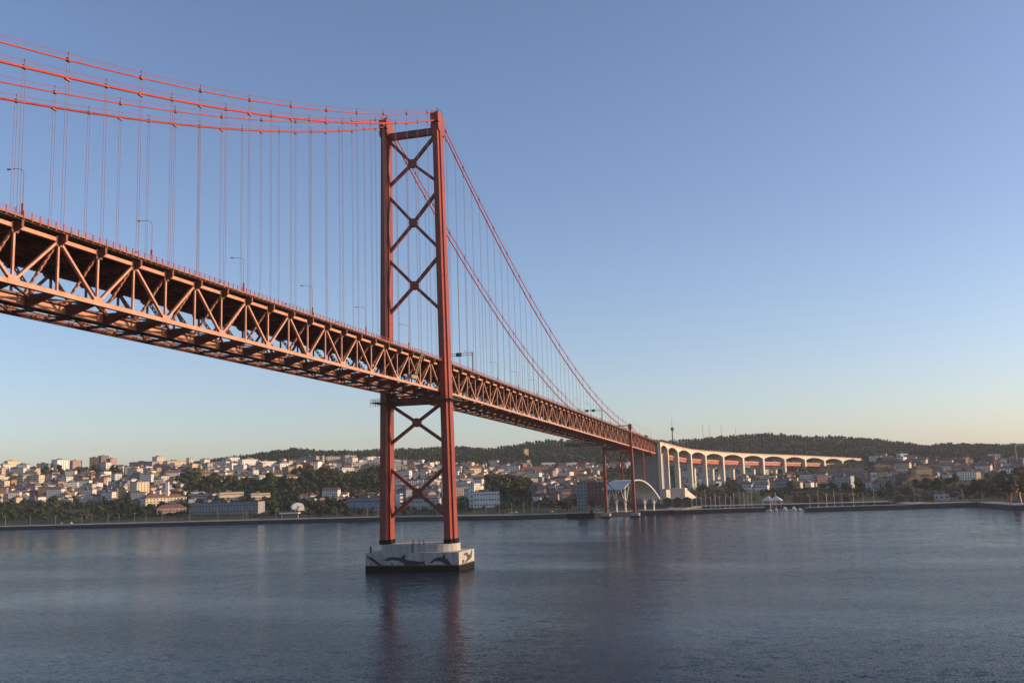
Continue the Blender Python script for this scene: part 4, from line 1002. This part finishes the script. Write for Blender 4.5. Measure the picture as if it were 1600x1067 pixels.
# woods and garden greenery that read as one mass
def woods(name, n, sampler, q, size, label):
    out = []; base = [leaf_cloud(q, 4.6, 4.6, 4.2, 4.4, size, 100+i, 6) for i in range(8)]
    for i in range(n):
        P, s = sampler()
        if P is None: continue
        a = rng.uniform(0, 6.3); c, sn = math.cos(a), math.sin(a); v = base[i % 8]*s*np.array([1, 1, rng.uniform(.8, 1.3)])
        out.append(np.stack([v[:, 0]*c-v[:, 1]*sn+P[0], v[:, 0]*sn+v[:, 1]*c+P[1], v[:, 2]+P[2]], 1))
    V = np.concatenate(out); return tag(np_mesh(name, V, quads(V), LEAF['wood']), label, 'woods', kind='stuff')
XSG = np.linspace(-260, 1860, 425); PFG = [terr_profile(x) for x in XSG]
def ridge():
    x = rng.uniform(-250, 1850)
    if x < 190 and rng.random() < .8: return None, 0
    pf = PFG[int((x+260)/2120*424)]; D = rng.uniform(pf[2]-20, pf[4]+90)
    if 945 < x < 1380: D = rng.uniform(1640, pf[4]+90)
    P = CAM+pf[0].to_3d()*D; z = terr_h(x, D, pf)
    if x < 215 and D > 1990: return None, 0
    if 1240 < x < 1368 and D < 1905 and pix((P.x, P.y, z+10))[1] < 728: return None, 0
    if any((P.x-a)**2+(P.y-b)**2 < (c+3)**2 for a, b, c in FOOT[:75]): return None, 0
    return (P.x, P.y, z-1.5), rng.uniform(.7, 1.2)
woods('hillside_woods', 15500, ridge, 48, 1.2, 'dark woods covering the ridge behind the town')
FA = np.array([(a, b, c) for a, b, c in FOOT])
def garden():
    x = rng.uniform(-60, 1680); pf = PFG[int((x+260)/2120*424)]; D = rng.uniform(pf[1]+90, pf[2])
    P = CAM+pf[0].to_3d()*D
    if 945 < x < 1330 and P.y < 690 or 1240 < x < 1368 and D < 1905 and pix((P.x, P.y, terr_h(x, D, pf)+5))[1] < 723: return None, 0
    if (((FA[:, 0]-P.x)**2+(FA[:, 1]-P.y)**2) < (FA[:, 2]*.8+1.5)**2).any(): return None, 0
    return (P.x, P.y, terr_h(x, D, pf)-2.2), rng.uniform(.45, 1.0)
woods('garden_greenery', 3600, garden, 42, .95, 'garden trees and shrubs filling the gaps between houses')

PK = [(270, 750), (300, 743), (330, 752), (425, 757), (470, 741), (530, 743), (604, 737), (616, 775), (600, 797), (430, 797), (270, 783)]
def park():
    x = rng.uniform(265, 620); y = rng.uniform(737, 800)
    if not inside(PK, x, y): return None, 0
    P, D = ground_at(x, y)
    if (((FA[:, 0]-P.x)**2+(FA[:, 1]-P.y)**2) < (FA[:, 2]*.6+1)**2).any(): return None, 0
    return (P.x, P.y, P.z-1.5), rng.uniform(.7, 1.35)
woods('park_undergrowth', 2600, park, 60, 1.0, 'dense dark undergrowth and trees filling the park slope')
def road_trees():
    x = rng.uniform(-60, 1660); y = rng.uniform(782, 808)-(x/1600*42 if x > 690 else 0)*.75
    if 945 < x < 1060 or 300 < x < 690 and rng.random() < .6: return None, 0
    P, D = ground_at(x, y)
    if P.y < shore_y(P.x)+(32 if x < 690 else 45) or (((FA[:, 0]-P.x)**2+(FA[:, 1]-P.y)**2) < (FA[:, 2]*.7+1.5)**2).any(): return None, 0
    return (P.x, P.y, P.z-1.8), rng.uniform(.35, .95)*(.45 if 1060 < x < 1245 else .6 if x > 1245 else 1)
woods('roadside_shrubs', 2600, road_trees, 60, .85, 'low trees and shrubs along the waterfront road')
# ------------------------------------------------------------------ waterfront furniture
def lamp_post():
    t = thing('lamp_post', 'x', 'lamp post'); MB().tube([(0, 0, 0), (0, 0, 9.5), (.3, 0, 10.2), (1.4, 0, 10.5)], .14, 6, .09).build('pole', MAT['steel'], t)
    MB().box(1.3, 2.3, -.2, .2, 10.4, 10.65).build('lamp_head', MAT['steel'], t); return t
pl = lamp_post(); first = True
def lamp_at(x, yv=None, D=None, lab='', grp=''):
    global first
    o = pl if first else copy_tree(pl); first = False
    h, Dq = terr_profile(x)[:2]; D = D or Dq+28
    o.location = (CAM.x+h.x*D, CAM.y+h.y*D, 3.4); o.rotation_euler.z = rng.uniform(0, 6.3); tag(o, lab, 'lamp post', grp)
for x in (10, 49, 88, 129, 145, 170, 187, 211, 229, 254, 297, 341, 380, 386, 431, 477, 519, 526, 573, 590):
    lamp_at(x, lab='pale lamp post on the waterfront road left of the red tower', grp='lamp posts on the left waterfront')
for x in (740, 758, 779, 798, 817, 830, 840, 868, 886, 893, 907, 917, 930, 942):
    lamp_at(x, lab='pale lamp post on the quay between river tower and shore tower', grp='lamp posts on the middle quay')
for x in (1395, 1425, 1500, 1530): lamp_at(x, lab='pale lamp post on the right hand quay', grp='lamp posts on the right quay')
# cars on the quay
def car(mat):
    t = thing('parked_car', 'x', 'car'); b = MB().prism([(-2.1, -.85, .35), (2.1, -.85, .35), (2.15, -.85, .8), (1.3, -.85, .95), (.7, -.85, 1.45), (-1.2, -.85, 1.45), (-1.9, -.85, .95), (-2.15, -.85, .85)], (0, 0, 0), (0, 1.7, 0)); b.build('body', mat, t)
    MB().box(-1.2, .75, -.87, .87, .98, 1.35).build('window_band', MAT['glass'], t)
    for x in (-1.3, 1.3):
        for y in (-.8, .8): MB().tube([(x, y-.12, .32), (x, y+.12, .32)], .32, 10).build('wheel', MAT['rubber'], t)
    return t
for i, (x, c, lab) in enumerate(((786, 'orange', 'orange car parked on the quay right of the river tower'), (797, 'white', 'white car parked beside the orange car on the quay'), (804, 'white', 'white car standing by a lamp post on the quay'),
                             (860, 'canvas', 'lone pale car on the quay below the pink block'), (931, 'white', 'white car at the quay edge left of the canopy hall'), (1045, 'white', 'white car on the quay right of the canopy hall'), (112, 'white', 'white car on the waterfront road far left'), (96, 'steel', 'grey car behind the white car far left'))):
    h, Dq = terr_profile(x)[:2]; D = Dq+34+3*(i % 3); o = car(MAT[c]); o.location = (CAM.x+h.x*D, CAM.y+h.y*D, 3.95); o.rotation_euler.z = rng.uniform(-.4, .4); tag(o, lab, 'car')
# small boats with masts
def sailboat(mast, hullm):
    t = thing('sailboat', 'x', 'sailboat'); m = MB(); L = mast*.36
    rings = [(-L, .9, 1.0), (-L*.3, 1.5, 1.0), (L*.4, 1.2, 1.1), (L, .08, 1.35)]
    for (xa, wa, ha), (xb, wb, hb) in zip(rings[:-1], rings[1:]):
        m.quadbox([(xa, -wa*.5, -.4), (xb, -wb*.4, -.4), (xb, wb*.4, -.4), (xa, wa*.5, -.4), (xa, -wa, ha), (xb, -wb, hb), (xb, wb, hb), (xa, wa, ha)])
    m.build('hull', hullm, t)
    MB().taper((-.3, 0, 1.0), L*.4, .9, (-.4, 0, 1.8), L*.3, .65).build('cabin', MAT['white'], t)
    k = MB().tube([(0, 0, 1), (0, 0, mast)], .26, 6, .17); k.beam((0, 0, mast*.62), (0, -.9, mast*.62), .06, .06); k.beam((0, 0, mast*.62), (0, .9, mast*.62), .06, .06); k.tube([(0, 0, 2.4), (-L*.8, 0, 2.5)], .13, 6); k.build('mast', MAT['steel'], t)
    for s in (-1, 1): MB().tube([(0, 0, mast), (s*L*.95, 0, 1.2)], .03, 4).build('stay', MAT['steel'], t)
    return t
sb = [sailboat(14, MAT['white']), sailboat(17, MAT['white']), sailboat(20, MAT['blue'])]
used = [False]*3
def boat_at(x, D, i, lab, grp=None):
    o = sb[i] if not used[i] else copy_tree(sb[i]); used[i] = True
    d = ray(x, hor(x)); h = Vector((d.x, d.y)).normalized(); o.location = (CAM.x+h.x*D, CAM.y+h.y*D, 0); o.rotation_euler.z = R(rng.uniform(60, 100)); tag(o, lab, 'sailboat', grp)
for j, x in enumerate((1079, 1086, 1093, 1100, 1108, 1115, 1122, 1131, 1139, 1144, 1153, 1160, 1166, 1172)):
    boat_at(x, 958+11*(j % 3), 2 if j % 7 == 3 else j % 2, 'moored sailboat with bare pale mast behind the low mole', 'sailboats behind the mole')
for j, x in enumerate((1262, 1275, 1288, 1300, 1312, 1330, 1345, 1362)):
    boat_at(x, 958+10*(j % 3), j % 2, 'moored sailboat with bare mast in the right hand marina', 'sailboats in the right marina')
boat_at(1200, 925, 0, 'white sailboat moored in the marina entrance gap', None); boat_at(1209, 940, 1, 'taller sailboat with cream hull right in the marina entrance', None)
def motor_boat(lab, x, D, s):
    t = thing('motor_boat', lab, 'motor boat'); m = MB()
    for (xa, wa, ha), (xb, wb, hb) in zip([(-4, 1.3, 1.2), (0, 1.5, 1.3), (2.5, 1.1, 1.5)], [(0, 1.5, 1.3), (2.5, 1.1, 1.5), (4.4, .1, 1.9)]):
        m.quadbox([(xa, -wa*.6, -.4), (xb, -wb*.5, -.4), (xb, wb*.5, -.4), (xa, wa*.6, -.4), (xa, -wa, ha), (xb, -wb, hb), (xb, wb, hb), (xa, wa, ha)])
    m.build('hull', MAT['white'], t); MB().taper((-.6, 0, 1.2), 2.1, 1.1, (-1, 0, 3.2), 1.4, .9).build('cabin', MAT['white'], t); MB().box(-2.2, .9, -1.03, 1.03, 2.1, 2.7).build('window', MAT['glass'], t)
    d = ray(x, hor(x)); h = Vector((d.x, d.y)).normalized(); t.location = (CAM.x+h.x*D, CAM.y+h.y*D, 0); t.rotation_euler.z = R(-70); t.scale = (s, s, s)
motor_boat('white motor boat moored nose out in the marina mouth', 1223, 930, 1.0); motor_boat('white motor boat moored beside the right mole tip', 1237, 930, 1.0); motor_boat('small white launch at the tip of the right mole', 1246, 915, .8)
# marina marquees and pontoon roofs
for i, (x, lab) in enumerate(((1200, 'white peaked marquee, left one of the marina pair'), (1213, 'white peaked marquee, right one of the marina pair'))):
    P = at_dist(x, 782, 1000); t = thing('marquee', lab, 'marquee', (P.x, P.y, 3.4), R(-8))
    MB().taper((0, 0, 4.2), 5.6, 5.2, (0, 0, 8.4), .4, .4).build('peaked_roof', MAT['canvas'], t); m = MB()
    for a in (-5, 5):
        for b in (-4.8, 4.8): m.beam((a, b, -3), (a, b, 4.3), .25, .25)
    m.build('posts', MAT['white'], t)
def cafe(x0, x1, D, h, lab, mat='tiled'):
    a, b = at_dist(x0, 790, D), at_dist(x1, 790, D); c = (a+b)/2; L = (b-a).length; t = thing('quayside_cafe', lab, 'cafe', (c.x, c.y, 3.4), math.atan2(b.y-a.y, b.x-a.x))
    MB().box(-L/2, L/2, -3, 8, -2, h).build('wall', PLAIN['brown'], t); ro = MB(); n = max(2, int(L/9))
    for i in range(n):
        xa, xb = -L/2+i*L/n, -L/2+(i+1)*L/n; ro.prism([(xa, -5, h+.02), (xb, -5, h+.02), ((xa+xb)/2, -5, h+2.4)], (0, 0, 0), (0, 14, 0))
    ro.build('pitched_roof', MAT[mat], t)
    for i in range(n): MB().box(-L/2+(i+.2)*L/n, -L/2+(i+.8)*L/n, -3.1, -3.02, .3, h-.8).build('window', MAT['glass'], t)
cafe(1036, 1082, 990, 8, 'dark low cafe row at the foot of the white ramp block', 'darksteel')
cafe(1084, 1160, 1030, 6.5, 'long brown cafe row behind the marina masts')
cafe(1238, 1330, 1030, 6, 'long brown cafe row behind the right hand marina')
cafe(1395, 1440, 985, 5, 'low dark quay shed left of the red kiosk', 'darksteel')
# quay crane at the right
cx = terr_profile(1582); P = Vector((CAM.x+cx[0].x*(cx[1]+14), CAM.y+cx[0].y*(cx[1]+14), 3.8))
cr = thing('harbour_crane', 'orange red portal crane standing on the quay at the right edge', 'crane', P, R(-15))
for x in (-4, 4):
    for y in (-3.5, 3.5): MB().beam((x, y, 0), (x*.72, y*.8, 8.2), .7, .7).build('leg', MAT['orange'], cr)
m = MB(); m.box(-3.6, 3.6, -3.4, 3.4, 8.0, 9.2); m.beam((-3.9, -3.4, 3), (3.9, -3.4, 3), .35, .35); m.beam((-3.9, 3.4, 3), (3.9, 3.4, 3), .35, .35); m.build('portal_frame', MAT['orange'], cr)
MB().cone((0, 0), 1.5, 1.3, 9.2, 11.2, 12).build('slewing_ring', MAT['darksteel'], cr)
m = MB(); m.taper((0, .5, 11.2), 2.4, 3.2, (0, .5, 15.0), 2.0, 2.6); hs = m.build('machine_house', MAT['orange'], cr)
MB().box(1.2, 2.9, -3.6, -1.8, 12.2, 14.4).build('cab', MAT['glass'], cr)
m = MB()
for s in (-.7, .7): m.beam((s, -2.2, 12.5), (s*.3, -5.5, 22.5), .3, .3)
for i in range(7): t = i/6; m.beam((-.7+.49*t, -2.2-3.3*t, 12.5+10*t), (.7-.49*t, -2.2-3.3*t, 12.5+10*t), .14, .14)
for s in (-.9, .9): m.beam((s, 1, 15), (0, -.5, 19.5), .25, .25)
m.beam((0, -.5, 19.5), (0, -5.4, 22.3), .12, .12); m.build('jib', MAT['darksteel'], cr)
m = MB()
for i in range(4): m.beam((0, -5.5, 22.4-.0), (0, -5.5, 9), .06, .06)
m.build('hoist_rope', MAT['darksteel'], cr)
# containers
for x, D, c, lab in ((1418, 990, 'blue', 'blue shipping container lying on the right quay'), (1592, 900, 'blue', 'blue shipping container behind the orange crane'), (1487, 1000, 'steel', 'grey shipping container right of the white site office')):
    P = at_dist(x, 785, D); t = thing('shipping_container', lab, 'container', (P.x, P.y, 3.9), R(10)); m = MB().box(-6, 6, -1.2, 1.2, 0, 2.6)
    for i in range(24): m.box(-5.9+i*.5, -5.65+i*.5, -1.26, -1.201, .15, 2.45)
    m.build('shell', MAT[c], t); MB().box(6.003, 6.08, -1.1, 1.1, .1, 2.5).build('door', MAT['darksteel'], t)
# chimneys, masts and small marks
P, D = ground_at(1553, 742); c = thing('brick_chimney', 'tall brown brick chimney right of the banded flats', 'chimney', P)
MB().cone((0, 0), 2.1, 1.5, -2, 24, 14).build('shaft', PLAIN['brick'], c); MB().cone((0, 0), 1.8, 1.8, 24, 25, 14).build('cap', MAT['tiled'], c)
P, D = ground_at(1588, 735); c = thing('dark_chimney', 'dark chimney against the ridge woods at the right edge', 'chimney', P)
MB().cone((0, 0), 2.2, 1.7, -2, 36, 14).build('shaft', PLAIN['brown'], c); MB().cone((0, 0), 2.0, 2.0, 36, 37.2, 14).build('cap', MAT['darksteel'], c)
P = at_dist(261, 776, 1330); c = thing('square_chimney', 'white square chimney beside the long cream school', 'chimney', P, R(20))
MB().box(-2.0, 2.0, -2.0, 2.0, -3, 19).build('shaft', PLAIN['white'], c); MB().box(-2.2, 2.2, -2.2, 2.2, 19.003, 19.8).build('cap', MAT['tile'], c)
def mast(x, ytop, ybot, D, name, label, pod):
    a, b = at_dist(x, ybot+4, D), at_dist(x, ytop, D); H = b.z-a.z; t = thing(name, label, 'radio tower' if pod else 'antenna mast', a)
    if pod:
        MB().cone((0, 0), 2.6, 1.8, 0, H*.48, 12).build('shaft', PLAIN['pale grey'], t); MB().cone((0, 0), 2.0, 4.6, H*.42, H*.50, 16).cone((0, 0), 4.6, 4.0, H*.5, H*.57, 16).build('pod', MAT['darksteel'], t); MB().cone((0, 0), .9, .35, H*.57, H, 8).build('antenna', MAT['steel'], t)
    else:
        m = MB()
        for q in range(3): an = q*2.094; m.beam((.9*math.cos(an), .9*math.sin(an), 0), (.25*math.cos(an), .25*math.sin(an), H), .22, .22)
        n = 14
        for q in range(n): m.beam((.9-.65*q/n, 0, H*q/n), (-.45+.32*q/n, .78-.56*q/n, H*(q+1)/n), .12, .12)
        m.build('lattice', MAT['darksteel'], t); MB().beam((0, 0, H), (0, 0, H+4), .1, .1).build('whip', MAT['steel'], t)
mast(1051.5, 652, 685, 2500, 'radio_tower', 'tall radio tower with a round pod on the ridge beside the bridge end', True)
mast(1099, 664, 683, 2550, 'antenna_mast', 'thin pale antenna mast, leftmost on the wooded ridge', False); mast(1109, 664, 682, 2550, 'antenna_mast', 'darker thick antenna mast next to the leftmost thin one', False)
mast(1127.5, 664, 681, 2560, 'antenna_mast', 'faint antenna mast in the middle of the ridge group', False); mast(1150, 669, 678, 2560, 'antenna_mast', 'short antenna mast at the right of the ridge group', False)
# filling station canopy, arched hall, cupola
P = at_dist(453, 810, 1040); t = thing('station_canopy', 'pale flat filling station canopy on thin posts by the water', 'canopy', (P.x, P.y, 3.5), R(12)); MB().box(-10, 10, -4, 4, 5.2, 6.3).build('canopy_roof', MAT['canvas'], t)
for x in (-8.5, 8.5): MB().box(x-.3, x+.3, -.3, .3, -.5, 5.2).build('post', MAT['white'], t)
P = at_dist(465, 794, 1120); t = thing('arched_hall', 'small white hall with an arched roof left of the turret house', 'hall', (P.x, P.y, P.z), R(35)); m = MB()
m.prism([(8*math.cos(a), -6, 1+6.5*math.sin(a)) for a in [math.pi*i/12 for i in range(13)]]+[(-8, -6, -3), (8, -6, -3)], (0, 0, 0), (0, 14, 0)); m.build('arched_shell', MAT['white'], t)
MB().box(-1.6, 1.6, -6.1, -6.02, 0, 3.2).build('door', MAT['steel'], t); t.scale = (.85, .85, .85)
# barge by the quay
P = at_dist(908, 807, 880); t = thing('mooring_barge', 'dark barge moored against the quay left of the shore tower', 'barge', (P.x, P.y, 0), R(8)); m = MB(); m.taper((0, 0, -1), 11, 4, (0, 0, 4.2), 13, 4.6); m.build('hull', MAT['black'], t)
MB().box(8, 11, -2, 2, 4.203, 7.2).build('deckhouse', MAT['darksteel'], t)

# ------------------------------------------------------------------ morning haze over the river
hm = bpy.data.materials.new('haze_air'); hm.use_nodes = True; t = hm.node_tree; t.nodes.remove(t.nodes['Principled BSDF'])
pvn = t.nodes.new('ShaderNodeVolumePrincipled'); pvn.inputs['Color'].default_value = (.78, .87, 1.0, 1); pvn.inputs['Density'].default_value = HAZE_D
pvn.inputs['Anisotropy'].default_value = .2
t.links.new(pvn.outputs[0], t.nodes['Material Output'].inputs['Volume'])
hz = MB().box(-5900, 5900, -3300, 5600, -8, 235).build('haze', hm); tag(hz, 'thin morning haze', kind='stuff')

# lorry near the shore end of the deck
Yv = 604.0; t = thing('lorry', 'dark lorry driving off the shore end of the bridge deck', 'lorry', (9.5, Yv, zt(Yv)+1.5)); MB().box(-1.25, 1.25, -5.2, 2.2, 1.0, 4.0).build('cargo_box', MAT['darksteel'], t); MB().taper((0, 3.9, .6), 1.2, 1.1, (0, 3.8, 3.2), 1.15, .9).build('cab', MAT['steel'], t)
for y in (-4, -2.8, 3.9):
    for x in (-1.05, 1.05): MB().tube([(x-.15, y, .5), (x+.15, y, .5)], .5, 12).build('wheel', MAT['rubber'], t)
